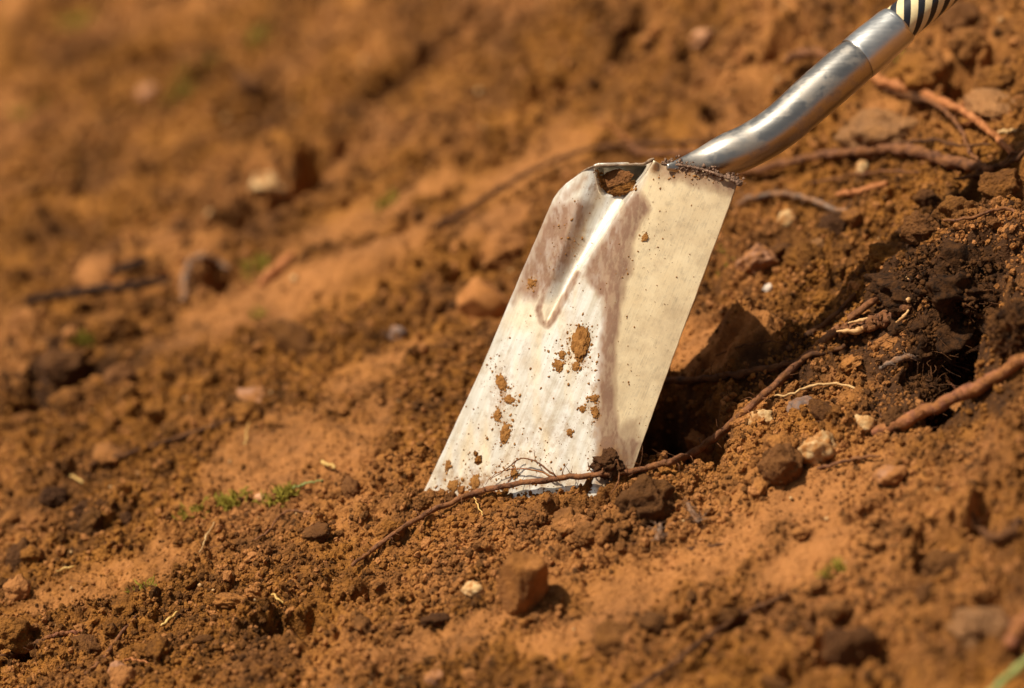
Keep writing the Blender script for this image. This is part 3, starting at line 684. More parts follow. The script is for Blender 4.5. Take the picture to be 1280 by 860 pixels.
collar = link('collar', py_mesh('collar', V - spade_loc, caps(F, 80, 48), M['collar']), (0, 0, 0), spade)
sh_sec = [(1108, 43.2, 24.5, dn + 0.0545, 1), (1160, 0.5, 24.5, dn + 0.066, 1), (1300, -115, 24.5, dn + 0.097, 1), (1600, -361, 24.5, dn + 0.165, 1), (1900, -607, 24.5, dn + 0.235, 1)]
V, F, L, A, C = loft(sh_sec, 48, 160)
me = py_mesh('shaft', V - spade_loc, caps(F, 160, 48), None) if False else None
me = bpy.data.meshes.new('shaft'); me.from_pydata([tuple(v) for v in V], [], caps(F, 160, 48)); me.polygons.foreach_set('use_smooth', np.ones(len(me.polygons), bool))
at = me.attributes.new('wind', 'FLOAT_VECTOR', 'POINT'); at.data.foreach_set('vector', np.stack([L, np.cos(A * 2 * math.pi), np.sin(A * 2 * math.pi)], 1).astype(np.float32).ravel())
m, nt, b = new_mat('striped_shaft')
sx = nd(nt, 'ShaderNodeSeparateXYZ'); nt.links.new(nd(nt, 'ShaderNodeAttribute', attribute_name='wind').outputs['Vector'], sx.inputs[0])
ang = maths(nt, 'ARCTAN2', sx.outputs[2], sx.outputs[1])
ph = maths(nt, 'ADD', maths(nt, 'DIVIDE', sx.outputs[0], 0.0165), maths(nt, 'MULTIPLY', ang, -6 / (2 * math.pi)))
fr = maths(nt, 'FRACT', ph); tri = maths(nt, 'ABSOLUTE', maths(nt, 'SUBTRACT', fr, 0.5))
pos = nd(nt, 'ShaderNodeNewGeometry').outputs['Position']; wn_ = noise_node(nt, pos, 260, 4)
st = ramp(nt, tri, [(0.235, (0, 0, 0)), (0.255, (1, 1, 1))])
nt.links.new(mix(nt, st, (0.012, 0.013, 0.018), mix(nt, wn_, (0.62, 0.47, 0.22), (0.80, 0.68, 0.42))), b.inputs['Base Color'])
b.inputs['Roughness'].default_value = 0.38; me.materials.append(m)
shaft = link('shaft', me, (0, 0, 0), spade)

# ================================================================== ROOTS AND TWIGS
# the long thin root lying across the front of the blade
front = [(440, 707, 0.002), (470, 684, 0.003), (510, 655, 0.004), (545, 636, 0.006), (590, 618), (640, 606), (700, 598), (745, 593), (785, 590), (803, 586), (822, 581), (842, 576), (860, 569), (880, 557), (900, 541), (940, 506, 0.003), (985, 466, 0.004), (1030, 425, 0.008), (1075, 388, 0.010), (1110, 364, 0.010), (1150, 346, 0.008)]
fpth = []
for p in front:
    if 560 < p[0] < 800:
        fpth.append(on_blade(np.float64(p[0]), np.float64(p[1]), (hb(p[0], p[1]) if p[0] < 793 else hb(793, 582)) + 0.009))
    elif 800 < p[0] < 900:
        fpth.append(None)
    else: fpth.append(ground_path([p], 3.5 / PXM, 0.0)[0])
k0 = max(i for i, p in enumerate(front) if p[0] < 800); k1 = min(i for i, p in enumerate(front) if p[0] >= 900)
dA = float((fpth[k0] - CAM) @ F_); dB = float((fpth[k1] - CAM) @ F_)
for i in range(k0 + 1, k1):
    t = (i - k0) / (k1 - k0); fpth[i] = CAM + (dA * (1 - t) + dB * t) * ray(np.float64(front[i][0]), np.float64(front[i][1]))
for i, p in enumerate(front):
    g = np.array([[p[0] + a, p[1] + b_] for a in (-8, 0, 8) for b_ in (-2, 4)]); dg = meet(g[:, 0], g[:, 1], Hfull)[1].min() - (0.010 if 780 < p[0] < 905 else 0.005)
    dc = float((fpth[i] - CAM) @ F_)
    if dg < dc: fpth[i] = CAM + dg * ray(np.float64(p[0]), np.float64(p[1]))
fpth = np.array(fpth)
lr, Q = root_thing('long_root', None, [2.2, 3.2, 3.6, 3.6, 3.4, 4.2, 5.0, 5.0, 4.6, 4.2], 'bark', 'long thin brown root curving across the foot of the spade blade', path=fpth, n=180, wob=0.0010)
loc = fpth[0]
def rootlet(pts, r, hs, seed, mat='bark', parent=lr, pl=loc):
    px = np.array([p[0] for p in pts], float); py = np.array([p[1] for p in pts], float)
    q = spline(on_blade(px, py, np.array([hb(a, c_) for a, c_ in zip(px, py)]) + hs), 40); V, F = tube(q, [k / PXM for k in r], 6, 0.15, 0.0006, seed)
    link('rootlet', py_mesh('rootlet', V - pl, F, M[mat]), (0, 0, 0), parent)
rootlet([(698, 598), (685, 588), (668, 576), (652, 573), (640, 580), (628, 590), (612, 600)], [1.3, 1.0, 0.8, 0.5], 0.008, 1)
rootlet([(690, 596), (676, 590), (655, 586), (630, 588), (615, 596), (606, 606)], [1.2, 0.9, 0.6, 0.4], 0.006, 2, 'red_bark')
rootlet([(672, 580), (669, 574), (668, 562)], [0.6, 0.5, 0.3], 0.006, 3)
rootlet([(652, 573), (645, 577), (640, 590), (635, 604)], [0.7, 0.5, 0.3], 0.005, 4, 'red_bark')
rootlet([(752, 592), (757, 580), (768, 574), (774, 584), (772, 604), (764, 616)], [1.0, 1.3, 1.4, 1.3, 0.8], 0.012, 5)
rootlet([(745, 592), (738, 588), (735, 578)], [1.0, 0.8, 0.5], 0.006, 6)

RT = [
 ('root', [(985, 437), (1010, 418), (1040, 396), (1070, 368)], [4.5, 4, 3.2, 2.2], 'dark_bark', 'short dark twig pointing up beside the long root right of the blade', 'twig', 0.006),
 ('root', [(828, 476), (870, 474), (905, 470), (935, 466), (975, 458), (1010, 447), (1055, 432)], [5, 5, 4.5, 5, 4.5, 4, 3], 'dark_bark', 'dark damp root lying along the soil above the black hollow', 'root', 0.004),
 ('root', [(895, 445), (925, 432), (955, 428), (985, 427)], [1.0, 1.2, 1, 0.6], 'dark_bark', 'hair thin dark rootlet arching over soil right of the blade', 'root', 0.004),
 ('thick_root', [(1092, 540), (1130, 526), (1170, 508), (1215, 488), (1250, 468), (1290, 444)], [6, 9.5, 9, 10.5, 8.5, 10], 'red_bark', 'thick reddish root slanting up below the dark peat clump', 'root', 0.009),
 ('root', [(790, 184, .02), (805, 191, .02), (835, 193, .02), (870, 193, .014), (905, 208), (940, 214), (985, 203), (1030, 194), (1070, 190), (1105, 186), (1140, 188), (1175, 199), (1210, 206), (1240, 212)], [5.5, 6, 5.5, 5.5, 5.5, 5.5, 5.5, 6, 6.5, 7.5, 8, 8, 8, 6], 'bark', 'long knotted root passing behind the neck of the spade', 'root', 0.008),
 ('root', [(745, 152), (762, 158), (778, 168), (790, 180)], [0.9, 1.4, 1.3, 1.6], 'orange_root', 'fine orange rootlet rising from the cut end of the long knotted root', 'root', 0.008),
 ('root', [(545, 282), (575, 268), (610, 246), (650, 221), (700, 198), (745, 185), (800, 179), (860, 178), (900, 177)], [4.5, 4.5, 4.5, 4.2, 4, 3.6, 3.4, 3, 2.4], 'dark_bark', 'blurred thin root arching up the slope behind the spade blade', 'root', 0.012),
 ('root', [(982, 77), (992, 70), (1008, 67), (1024, 68), (1040, 76)], [5, 7, 7.5, 7, 7], 'bark', 'stubby root end poking out above the neck of the spade', 'root', 0.018),
 ('root', [(1092, 97), (1120, 108), (1155, 118), (1190, 132), (1220, 150), (1245, 172), (1266, 190)], [7, 7, 6, 5.5, 5, 4.6, 4], 'orange_root', 'orange red root curving down from below the steel collar', 'root', 0.010),
 ('root', [(1095, 100), (1120, 114), (1145, 122), (1170, 130), (1188, 134)], [6, 8, 8, 7, 4], 'dark_bark', 'thick dark root tucked under the orange red root', 'root', 0.002),
 ('root', [(1150, 122), (1180, 138), (1200, 160), (1212, 190), (1228, 205)], [3, 3, 2.6, 2.4, 2], 'bark', 'thin root dropping from the orange red root to the long knotted root', 'root', 0.012),
 ('root', [(1105, 186), (1135, 178), (1170, 176), (1205, 182), (1240, 180)], [2.6, 3, 2.6, 2.2, 1.6], 'dark_bark', 'thin dark root forking above the long knotted root', 'root', 0.012),
 ('root', [(1010, 230), (1050, 222), (1100, 214), (1150, 216)], [1.4, 1.8, 1.6, 1], 'bark', 'hair thin root running just below the long knotted root', 'root', 0.008),
 ('root', [(1248, 166), (1262, 164), (1290, 167)], [2.5, 3, 3], 'pale_root', 'short straw coloured root at the edge beside the orange red root', 'root', 0.010),
 ('root', [(1192, 224), (1215, 221), (1235, 214), (1252, 207), (1270, 198), (1288, 184)], [2.2, 3, 3, 3.4, 3.6, 3.4], 'dark_bark', 'thin dark twig lying over the end of the long knotted root', 'twig', 0.012),
 ('root', [(1250, 207), (1262, 196), (1276, 186), (1284, 178)], [1.5, 1.5, 1.2, 1], 'bark', 'very fine twig branching up from the thin dark twig', 'twig', 0.014),
 ('root', [(922, 256), (940, 248), (965, 243), (990, 244), (1020, 252), (1045, 263), (1068, 268)], [3.5, 4.2, 4.2, 4, 4, 3.8, 3], 'grey_bark', 'bent grey root on the soil beside the top right blade corner', 'root', 0.005),
 ('root', [(1046, 244), (1065, 241), (1085, 236), (1110, 229)], [3, 4.5, 5, 4], 'orange_root', 'short rust red stick below the long knotted root', 'stick', 0.003),
 ('root', [(968, 497), (990, 491), (1015, 483), (1045, 480), (1078, 488)], [1.2, 1.6, 1.8, 1.7, 1.2], 'pale_root', 'thin pale root curving on soil right of the long root', 'root', 0.004),
 ('root', [(1100, 460), (1120, 450), (1145, 447), (1165, 449)], [3, 4, 4, 3], 'grey_bark', 'short grey root stub at the foot of the peat clump', 'root', 0.006),
 ('root', [(1180, 275), (1215, 272), (1245, 262), (1262, 262), (1275, 270)], [1.8, 2, 2, 2, 1.5], 'bark', 'thin wiry root looping above the dark peat clump', 'root', 0.012),
 ('root', [(32, 378), (70, 370), (120, 362), (160, 358), (210, 348)], [5, 7, 7, 6.5, 5], 'black_bark', 'blurred dark twig lying across the soil far left', 'twig', 0.020),
 ('root', [(140, 340), (160, 334), (184, 326)], [6, 8, 6], 'black_bark', 'short blurred dark stick above the far left twig', 'stick', 0.018),
 ('root', [(230, 376), (231, 350), (238, 328), (252, 322), (272, 326), (285, 336)], [5, 6, 6.5, 6, 5, 4], 'grey_bark', 'blurred grey root bent into a loop beside a dark hollow', 'root', 0.008),
 ('root', [(112, 580), (160, 567), (205, 553), (245, 540), (285, 526), (325, 514)], [2, 3, 3.2, 3.2, 3, 2], 'dark_bark', 'thin dark root half buried in soil left of the blade', 'root', 0.003),
 ('root', [(-15, 828), (20, 815), (45, 805), (60, 798)], [3, 3.5, 3.5, 3], 'dark_bark', 'dark twig with a red end at the lower left corner', 'twig', 0.003),
 ('root', [(58, 799), (72, 793), (88, 792), (104, 789)], [3, 3, 2.6, 2], 'red_bark', 'short red twig end lying beside a soil lump lower left', 'twig', 0.004),
 ('root', [(105, 842), (125, 828), (142, 806), (170, 770)], [2, 2.6, 2.6, 1.6], 'bark', 'thin brown root slanting up beside the round pebble lower left', 'root', 0.001),
 ('root', [(154, 826), (165, 824), (186, 828)], [1.2, 1.4, 1], 'orange_root', 'short orange rootlet touching the round pebble lower left', 'root', 0.003),
 ('root', [(306, 556), (308, 545), (311, 528)], [0.9, 1.0, 0.7], 'straw', 'single upright straw stalk left of the blade', 'straw', 0.006),
 ('root', [(250, 690), (258, 672), (268, 652)], [0.9, 1.2, 0.8], 'pale_root', 'thin pale stalk leaning up below the moss tuft', 'stalk', 0.006),
 ('root', [(318, 676), (335, 664), (350, 646), (362, 638), (385, 640), (400, 644)], [1.2, 1.5, 1.4, 1.3, 1.2, 0.8], 'bark', 'thin wiry brown root curving below the grass blade', 'root', 0.003),
 ('root', [(782, 870), (830, 838), (880, 800), (930, 768), (985, 742)], [3, 3.5, 3.5, 3.5, 3], 'dark_bark', 'blurred dark root running up the near slope at lower right', 'root', 0.006),
 ('root', [(845, 690), (880, 684), (920, 676)], [2, 2.2, 1.5], 'dark_bark', 'short thin dark root right of the soil lumps below the hollow', 'root', 0.002),
 ('root', [(861, 630), (868, 645), (873, 652)], [3, 3.4, 2.5], 'grey_bark', 'small grey root sliver standing on soil below the hollow', 'root', 0.004),
 ('root', [(826, 652), (824, 665), (822, 676)], [3, 3.4, 2.5], 'grey_bark', 'second small grey sliver lower than its twin below the hollow', 'root', 0.004),
 ('root', [(1215, 640), (1226, 662), (1245, 672), (1266, 664), (1274, 648)], [3, 4.5, 5, 5, 4], 'dark_bark', 'blurred curled brown root half ringing a dark hollow near right edge', 'root', 0.002),
 ('root', [(1262, 805), (1275, 785), (1292, 770)], [8, 9, 8], 'red_bark', 'blurred red root end at the right edge of the near slope', 'root', 0.008),
 ('root', [(1020, 585), (1050, 578), (1075, 572), (1100, 570)], [1.5, 2, 2, 1.4], 'bark', 'thin brown root lying right of the round dark lump', 'root', 0.002),
]
for nm, pts, rp, mt, lb, ct, lf in RT:
    if nm == 'thick_root':
        dA = float(meet(pts[0][0], pts[0][1], Hfull)[1][0]) - 0.006; dB = float(meet(1275, 455, Hfull)[1][0]) - 0.004
        dp = [dA + (dB - dA) * (p[0] - pts[0][0]) / (1275.0 - pts[0][0]) for p in pts]
        for i, p in enumerate(pts): dp[i] = min(dp[i], float(meet(p[0], p[1], Hfull)[1][0]) - 0.004)
        root_thing(nm, pts, [q * 0.86 for q in rp], mt, lb, ct, lf, jit=0.16, path=np.array([CAM + d * ray(np.float64(p[0]), np.float64(p[1])) for p, d in zip(pts, dp)])); continue
    nm = {'twig': 'twig', 'stick': 'stick', 'straw': 'straw_stalk', 'stalk': 'plant_stalk'}.get(ct, nm)
    root_thing(nm, pts, rp, mt, lb, ct, lf)

# snapped root end: torn wood with peeled pale pieces
def over(pts, r, extra=0.0):
    """path laid on top of whatever ground lies there"""
    out = []
    for px, py in pts:
        g = np.array([[px + a, py + b_] for a in (-5, 0, 5) for b_ in (-2, 3)]); dg = np.sort(meet(g[:, 0], g[:, 1], Hfull)[1])[1] - r - extra
        out.append(CAM + dg * ray(np.float64(px), np.float64(py)))
    return np.array(out)
P = over([(1040, 418), (1058, 411), (1078, 408), (1098, 402), (1118, 393), (1136, 382)], 5 / PXM, 0.004)
sr = bpy.data.objects.new('snapped_root', None); COL.objects.link(sr); sr.location = P[0]
tag(sr, 'snapped root with torn bark and pale peeled ends beside the peat clump', 'root')
V, F = tube(spline(P, 70), [2 / PXM, 7 / PXM, 5 / PXM, 9 / PXM, 7 / PXM, 5 / PXM], 14, 0.9, 0.002, 77)
link('bark', py_mesh('bark', V - P[0], F, M['bark']), (0, 0, 0), sr)
for pts, r, ex in (([(1101, 361), (1112, 356), (1124, 352), (1138, 348)], [3.6, 4.6, 4.2, 3.0], 0.007), ([(1114, 385), (1124, 380), (1136, 375)], [3.2, 4.6, 3.4], 0.012),
               ([(1046, 414), (1060, 416), (1074, 413), (1084, 407)], [1.5, 4.5, 4, 1.5], 0.008), ([(1120, 403), (1128, 397), (1136, 388)], [1.2, 2.4, 1.6], 0.010),
               ([(1060, 404), (1078, 400), (1092, 396)], [1, 2.4, 1], 0.012)):
    q = over(pts, 3 / PXM, ex); V, F = tube(spline(q[[0, len(q) // 2, -1]] if len(q) > 3 else q, 30), [k / PXM for k in r], 8, 0.35, 0.0004, int(pts[0][0]))
    link('peeled_wood', py_mesh('peeled_wood', V - P[0], F, M['peeled']), (0, 0, 0), sr)

# ================================================================== STONES AND LUMPS
def stone(name, px, py, wp, hp, mat, label, cat, seed, sub=4, turn=None, sink=0.38, **kw):
    k = dict(rough=0.22, angular=0.7, fine=0.035); k.update(kw)
    return put(name, clod_mesh(name, sub, M[mat], seed=seed, **k), px, py, wp, hp, label, cat, turn, sink)
ST = [
 ('stone', 603, 371, 84, 60, 'orange_stone', 'angular orange brown stone behind the left edge of the blade', dict(angular=1.0, rough=0.06, fine=0.01)),
 ('pebble', 592, 736, 32, 19, 'pale_stone', 'small tan pebble beside the square soil lump', {}),
 ('pebble', 985, 272, 25, 25, 'pale_stone', 'round cream pebble below the bent grey root', dict(angular=0.2)),
 ('stone_chip', 1013, 341, 22, 13, 'brick', 'bright orange chip on soil right of the blade', dict(angular=0.9)),
 ('stone_chip', 960, 359, 14, 10, 'white_stone', 'tiny shining white chip near the orange chip', dict(angular=0.8)),
 ('pebble', 1078, 212, 20, 30, 'pale_stone', 'pale tooth shaped pebble under the long knotted root', dict(angular=0.5)),
 ('stone', 876, 49, 34, 28, 'pink_stone', 'blurred pinkish white stone up the slope left of the neck', {}),
 ('stone', 186, 114, 30, 30, 'pink_stone', 'blurred pink stone on the far slope at upper left', {}),
 ('stone', 337, 228, 48, 30, 'pale_stone', 'blurred pale stone beside the shelf of soil upper left', {}),
 ('stone', 951, 521, 36, 20, 'pale_stone', 'flat pale yellow stone just right of the long root', {}),
 ('stone', 1022, 556, 50, 40, 'pale_stone', 'pale crumbly rock lower left of the thick reddish root', dict(rough=0.3, fine=0.06)),
 ('stone', 1080, 529, 34, 26, 'pale_stone', 'tan stone against the lower end of the thick root', dict(rough=0.3, fine=0.05)),
 ('pebble', 1113, 592, 42, 20, 'mauve_stone', 'oval mauve pebble below the thick reddish root', dict(angular=0.2)),
 ('pebble', 147, 835, 24, 24, 'mauve_stone', 'round brown pebble at lower left with orange rootlet touching it', dict(angular=0.1)),
 ('pebble', 326, 622, 18, 10, 'pink_stone', 'tiny pink pebble between the two moss tufts', dict(angular=0.2)),
 ('pebble', 145, 784, 7, 11, 'white_stone', 'tiny white grain of stone at lower left', dict(angular=0.2)),
 ('stone', 1002, 506, 40, 18, 'slate', 'dark slate flake on soil right of the long root', dict(angular=0.9)),
 ('stone', 500, 416, 30, 22, 'slate', 'blurred grey stone on soil left of the blade', {}),
 ('stone', 543, 846, 26, 22, 'mauve_stone', 'blurred lilac pebble at the bottom of the near slope', {}),
 ('stone', 318, 494, 44, 14, 'mauve_stone', 'flat mauve stone left of the blade beside a small hollow', {}),
 ('stone', 1225, 120, 20, 22, 'pale_stone', 'small pale stone beside the black hollow upper right', {}),
 ('stone', 820, 38, 20, 20, 'orange_stone', 'blurred orange stone near the top edge', {}),
]
for i, (nm, px, py, wp, hp, mt, lb, kw) in enumerate(ST): stone(nm, px, py, wp, hp, mt, lb, 'pebble' if nm == 'pebble' else 'stone', 200 + i, **kw)
# orange shard leaning on the far left slope
root_thing('wood_shard', [(324, 354), (345, 338), (372, 313)], [4, 11, 7], 'orange_root', 'blurred orange wood shard tilted on the far left slope', 'wood shard', 0.004, jit=0.5, sides=7)

CK = dict(rough=0.30, angular=0.6, fine=0.075)
CL = [
 ('soil_lump', 655, 739, 66, 76, 'clod', 'square soil lump standing on smooth soil below the blade', 0.12, dict(angular=1.0, rough=0.07, fine=0.035, squash=0.9, faces=[(-.82, -.58, .05, .72), (.80, -.62, -.08, .66), (.1, -.1, 1, .78), (0, 0, -1, .8), (-.6, .8, 0, .75), (.7, .7, 0, .75), (.3, -.95, .5, .86)])),
 ('soil_lump', 978, 584, 60, 52, 'dark_clod', 'round dark soil lump right of the black hollow', 0.3, CK),
 ('soil_lump', 806, 622, 74, 60, 'clod', 'large soil lump at the right foot of the blade', 0.4, CK),
 ('soil_lump', 722, 652, 44, 24, 'clod', 'low crumbly soil lump under the tip of the blade crease', 0.5, CK),
 ('soil_lump', 945, 325, 48, 40, 'mauve_stone', 'rounded brown lump beside the right edge of the blade', 0.35, CK),
 ('soil_lump', 1008, 318, 50, 36, 'clod', 'soil lump between the brown lump and the orange chip', 0.4, CK),
 ('soil_lump', 1022, 307, 22, 18, 'pale_clod', 'small pale lump crowning the soil lump near the orange chip', 0.3, CK),
 ('soil_lump', 1105, 150, 112, 70, 'pale_clod', 'big pale dry soil slab below the orange red root', 0.55, CK),
 ('soil_lump', 1150, 86, 74, 50, 'clod', 'big rounded clod between steel collar and black hollow', 0.4, CK),
 ('soil_lump', 1212, 58, 50, 40, 'clod', 'rounded clod above the black hollow upper right', 0.4, CK),
 ('soil_lump', 1245, 98, 50, 36, 'clod', 'clod right of the black hollow upper right', 0.4, CK),
 ('soil_lump', 1240, 128, 80, 28, 'pale_clod', 'flat pale clod at the right edge above the orange red root', 0.5, CK),
 ('soil_lump', 18, 790, 56, 50, 'clod', 'soil lump on the left edge near the red twig', 0.4, CK),
 ('soil_lump', 108, 636, 28, 20, 'dark_clod', 'dark damp lump below the left hollow', 0.25, CK),
 ('soil_lump', 128, 633, 18, 18, 'dark_clod', 'small dark lump touching the dark damp lump', 0.25, CK),
 ('soil_lump', 68, 620, 34, 24, 'dark_clod', 'greyish damp lump left of the dark damp lump', 0.3, CK),
 ('soil_lump', 630, 312, 70, 40, 'clod', 'blurred soil lump above the angular orange brown stone', 0.5, CK),
 ('soil_lump', 735, 665, 40, 28, 'clod', 'crumbly lump in front of the blade crease', 0.35, CK),
 ('soil_lump', 490, 660, 44, 36, 'clod', 'crumbly lump behind the left end of the long root', 0.45, CK),
 ('soil_lump', 532, 622, 34, 24, 'clod', 'soil heaped against the lower left corner of the blade', 0.5, CK),
 ('soil_lump', 880, 552, 48, 50, 'clod', 'soil lump on the right rim of the black hollow', 0.5, CK),
 ('soil_lump', 80, 455, 60, 40, 'dark_clod', 'blurred dark lump over the left hollow', 0.4, CK),
 ('soil_lump', 150, 468, 44, 30, 'dark_clod', 'blurred dark lump right of the left hollow', 0.4, CK),
 ('soil_lump', 40, 395, 60, 40, 'clod', 'blurred lump under the far left twig', 0.55, CK),
 ('soil_lump', 135, 400, 66, 40, 'clod', 'blurred rounded lump below the far left twig', 0.55, CK),
 ('soil_lump', 1180, 700, 56, 40, 'dark_clod', 'blurred dark lump on the near slope at right', 0.45, CK),
 ('soil_lump', 1230, 775, 80, 60, 'pale_clod', 'blurred pale lump on the near slope lower right', 0.5, CK),
 ('soil_lump', 1065, 800, 70, 70, 'dark_clod', 'blurred dark lump at the bottom right of the near slope', 0.45, CK),
 ('soil_lump', 1108, 322, 58, 40, 'clod', 'rough clod on the upper left edge of the peat clump', 0.35, CK),
 ('soil_lump', 1152, 286, 50, 38, 'dark_clod', 'damp clod at the top edge of the peat clump', 0.35, CK),
 ('soil_lump', 1200, 262, 60, 40, 'clod', 'clod under the wiry root above the peat clump', 0.4, CK),
 ('soil_lump', 1030, 375, 34, 24, 'clod', 'small clod beside the short dark twig', 0.35, CK),
 ('soil_lump', 1255, 232, 60, 44, 'clod', 'broad clod at the right edge below the thin dark twig', 0.4, CK),
 ('soil_lump', 1120, 520, 40, 30, 'clod', 'clod sitting above the thick reddish root', 0.4, CK),
]
for i, (nm, px, py, wp, hp, mt, lb, sk, kw) in enumerate(CL):
    put(nm, clod_mesh(nm, 5, M[mt], seed=400 + i, **kw), px, py, wp, hp, lb, 'soil lump', None, sk)

# peat clumps at right with hanging fibres
def peat(px, py, wp, hp, mat, label, seed, nf, lift):
    P, d = meet(px, py + hp * 0.3, Hrest); P = P[0]; d = float(d[0])
    me = clod_mesh('peat_body', 6, M[mat], rough=0.5, angular=0.15, fine=0.10, freq=2.2, seed=seed, squash=0.9)
    rt = bpy.data.objects.new('peat_clump', None); COL.objects.link(rt); rt.location = P
    tag(rt, label, 'peat clump')
    o = link('peat_body', me, (0, 0, lift), rt); sc = np.array([wp / 2 / SC * d, wp / 2 / SC * d * 0.8, hp / 2 / SC * d / 0.95]); o.scale = sc
    parts = []; r = np.random.default_rng(seed)
    for k in range(nf):
        v = r.normal(size=3); v /= np.linalg.norm(v); v[1] = -abs(v[1]) if r.random() < 0.8 else v[1]
        a = v * sc * 0.85 + [0, 0, lift]; ln = r.uniform(0.006, 0.022); t = r.normal(size=3); t /= np.linalg.norm(t)
        e = a + (v * 0.7 + t * 0.8) * ln; mid_ = (a + e) / 2 + r.normal(size=3) * 0.003
        parts.append(tube(spline([a, mid_, e], 7), [0.0004, 0.0002], 4, 0, 0, k, False))
    V, F = join(parts); q = link('root_fibres', py_mesh('root_fibres', V, F, M['dark_bark']), (0, 0, 0), rt); q['kind'] = 'stuff'
    # loose crumbs clinging to it
    NQ = 5200; v = rng.normal(size=(NQ, 3)); v /= np.linalg.norm(v, axis=1)[:, None]
    V, F = crumbs(v * sc * 0.93 * rng.uniform(0.82, 1.10, (NQ, 1)) + [0, 0, lift], 0.0006 + 0.0026 * rng.random(NQ) ** 3, amp=0.35)
    q = link('clinging_crumbs', mesh_from('clinging_crumbs', V, F, M['peat_mix'], False), (0, 0, 0), rt); q['kind'] = 'stuff'
peat(1210, 345, 200, 130, 'peat', 'big dark fibrous peat clump above the black hollow at right', 61, 260, 0.012)
peat(1160, 420, 70, 76, 'peat', 'smaller dark peat clump holding the snapped root', 62, 140, 0.006)
peat(1270, 405, 64, 70, 'peat_brown', 'lighter brown peat clump at the right edge above the thick root', 63, 120, 0.008)
peat(1140, 478, 80, 36, 'peat', 'low dark peat clump behind the thick reddish root', 64, 120, 0.002)

# loose clods one could pick up: repeats
PROT = [clod_mesh('soil_clod', 4, M['clod' if i % 4 else 'dark_clod'], seed=700 + i, rough=0.34, angular=0.55, fine=0.09) for i in range(12)]
def footprint(n, py0=-10, py1=870):
    px = rng.uniform(-60, 1340, n); py = rng.uniform(py0, py1, n); return px, py
NEAR = [((655, 740), 'the square soil lump'), ((978, 584), 'the round dark soil lump by the hollow'), ((605, 373), 'the angular orange brown stone'), ((272, 634), 'the long tuft of green moss'),
        ((355, 621), 'the small moss tuft with a grass blade'), ((147, 835), 'the round brown pebble at lower left'), ((80, 792), 'the red twig end at lower left'), ((18, 790), 'the soil lump on the left edge'),
        ((120, 636), 'the dark damp lump below the left hollow'), ((592, 736), 'the tan pebble'), ((543, 846), 'the lilac pebble at the bottom'),
        ((402, 580), 'the bright straw bit left of the blade'), ((212, 773), 'the slanted straw bit'), ((345, 330), 'the blurred orange shard'), ((255, 340), 'the looped grey root'), ((120, 362), 'the blurred far left twig'),
        ((60, 490), 'the left hollow'), ((337, 228), 'the blurred pale stone at upper left'), ((186, 114), 'the blurred pink stone at upper left'), ((88, 32), 'the bluish green tuft at the top left'), ((322, 45), 'the bright green tuft near the top'),
        ((876, 49), 'the pinkish white stone left of the neck'), ((650, 221), 'the thin root arching behind the blade'), ((500, 416), 'the grey stone left of the blade'), ((318, 494), 'the flat mauve stone'), ((1105, 150), 'the big pale soil slab'), ((1220, 150), 'the orange red root'), ((1100, 188), 'the long knotted root'), ((990, 246), 'the bent grey root'), ((1013, 341), 'the bright orange chip'),
        ((1113, 592), 'the oval mauve pebble'), ((1240, 660), 'the curled brown root by the right edge'), ((900, 785), 'the dark root on the near slope'), ((1258, 845), 'the grey green grass blade in the corner'),
        ((470, 684), 'the left end of the long thin root'), ((1170, 508), 'the thick reddish root'), ((180, 742), 'the faded olive tuft'), ((1040, 718), 'the moss scrap on the near slope')]
SIDES = [('right of', 1, 0), ('below', 0, 1), ('left of', -1, 0), ('above', 0, -1)]
taken = {}
def clod_label(u, v):
    for (a, b), t in sorted(NEAR, key=lambda q: math.hypot(q[0][0] - u, q[0][1] - v)):
        dx, dy = u - a, v - b
        if math.hypot(dx, dy) > 150: break
        sd_ = max(SIDES, key=lambda q: q[1] * dx + q[2] * dy)[0]
        if (t, sd_) not in taken: taken[(t, sd_)] = 1; return 'loose soil clod just %s %s' % (sd_, t)
    return None
cnt = 0
cxs = rng.uniform(-0.55, 0.5, 900); cys = rng.uniform(-0.32, 1.3, 900) ** 1
cys = np.where(rng.random(900) < 0.6, rng.uniform(-0.32, 0.35, 900), cys)
czf = Hrest(cxs, cys); smv = mask(cxs, cys, SM)
def project(P):
    v = P - CAM; d = v @ F_; return 640 + SC * (v @ R_) / d, 430 - SC * (v @ U_) / d, d
for x, y, z, s_ in zip(cxs, cys, czf, smv):
    if cnt >= 110: break
    u, v_, d = project(np.array([x, y, z]))
    if not (-20 < u < 1300 and -20 < v_ < 880) or s_ > 0.5: continue
    if 500 < u < 930 and 190 < v_ < 650: continue
    if min(math.hypot(u - a, v_ - b) for a, b in ((250, 640), (290, 632), (330, 625), (360, 620), (655, 740), (1100, 540), (470, 684), (445, 704), (505, 660))) < 45: continue
    lb = clod_label(u, v_)
    if not lb: continue
    o = link('soil_clod', PROT[cnt % 12], (x, y, z)); r = 0.0052 + 0.010 * random.random() ** 2.4 * (1 + 0.6 * (y > 0.3))
    o.scale = (r * random.uniform(.9, 1.4), r * random.uniform(.8, 1.1), r * random.uniform(.7, 1.0)); o.rotation_euler = (random.uniform(-.6, .6), random.uniform(-.6, .6), random.uniform(0, 6.28))
    o.location.z += r * 0.25
    tag(o, lb, 'soil clod', 'loose soil clods scattered over the slope'); cnt += 1

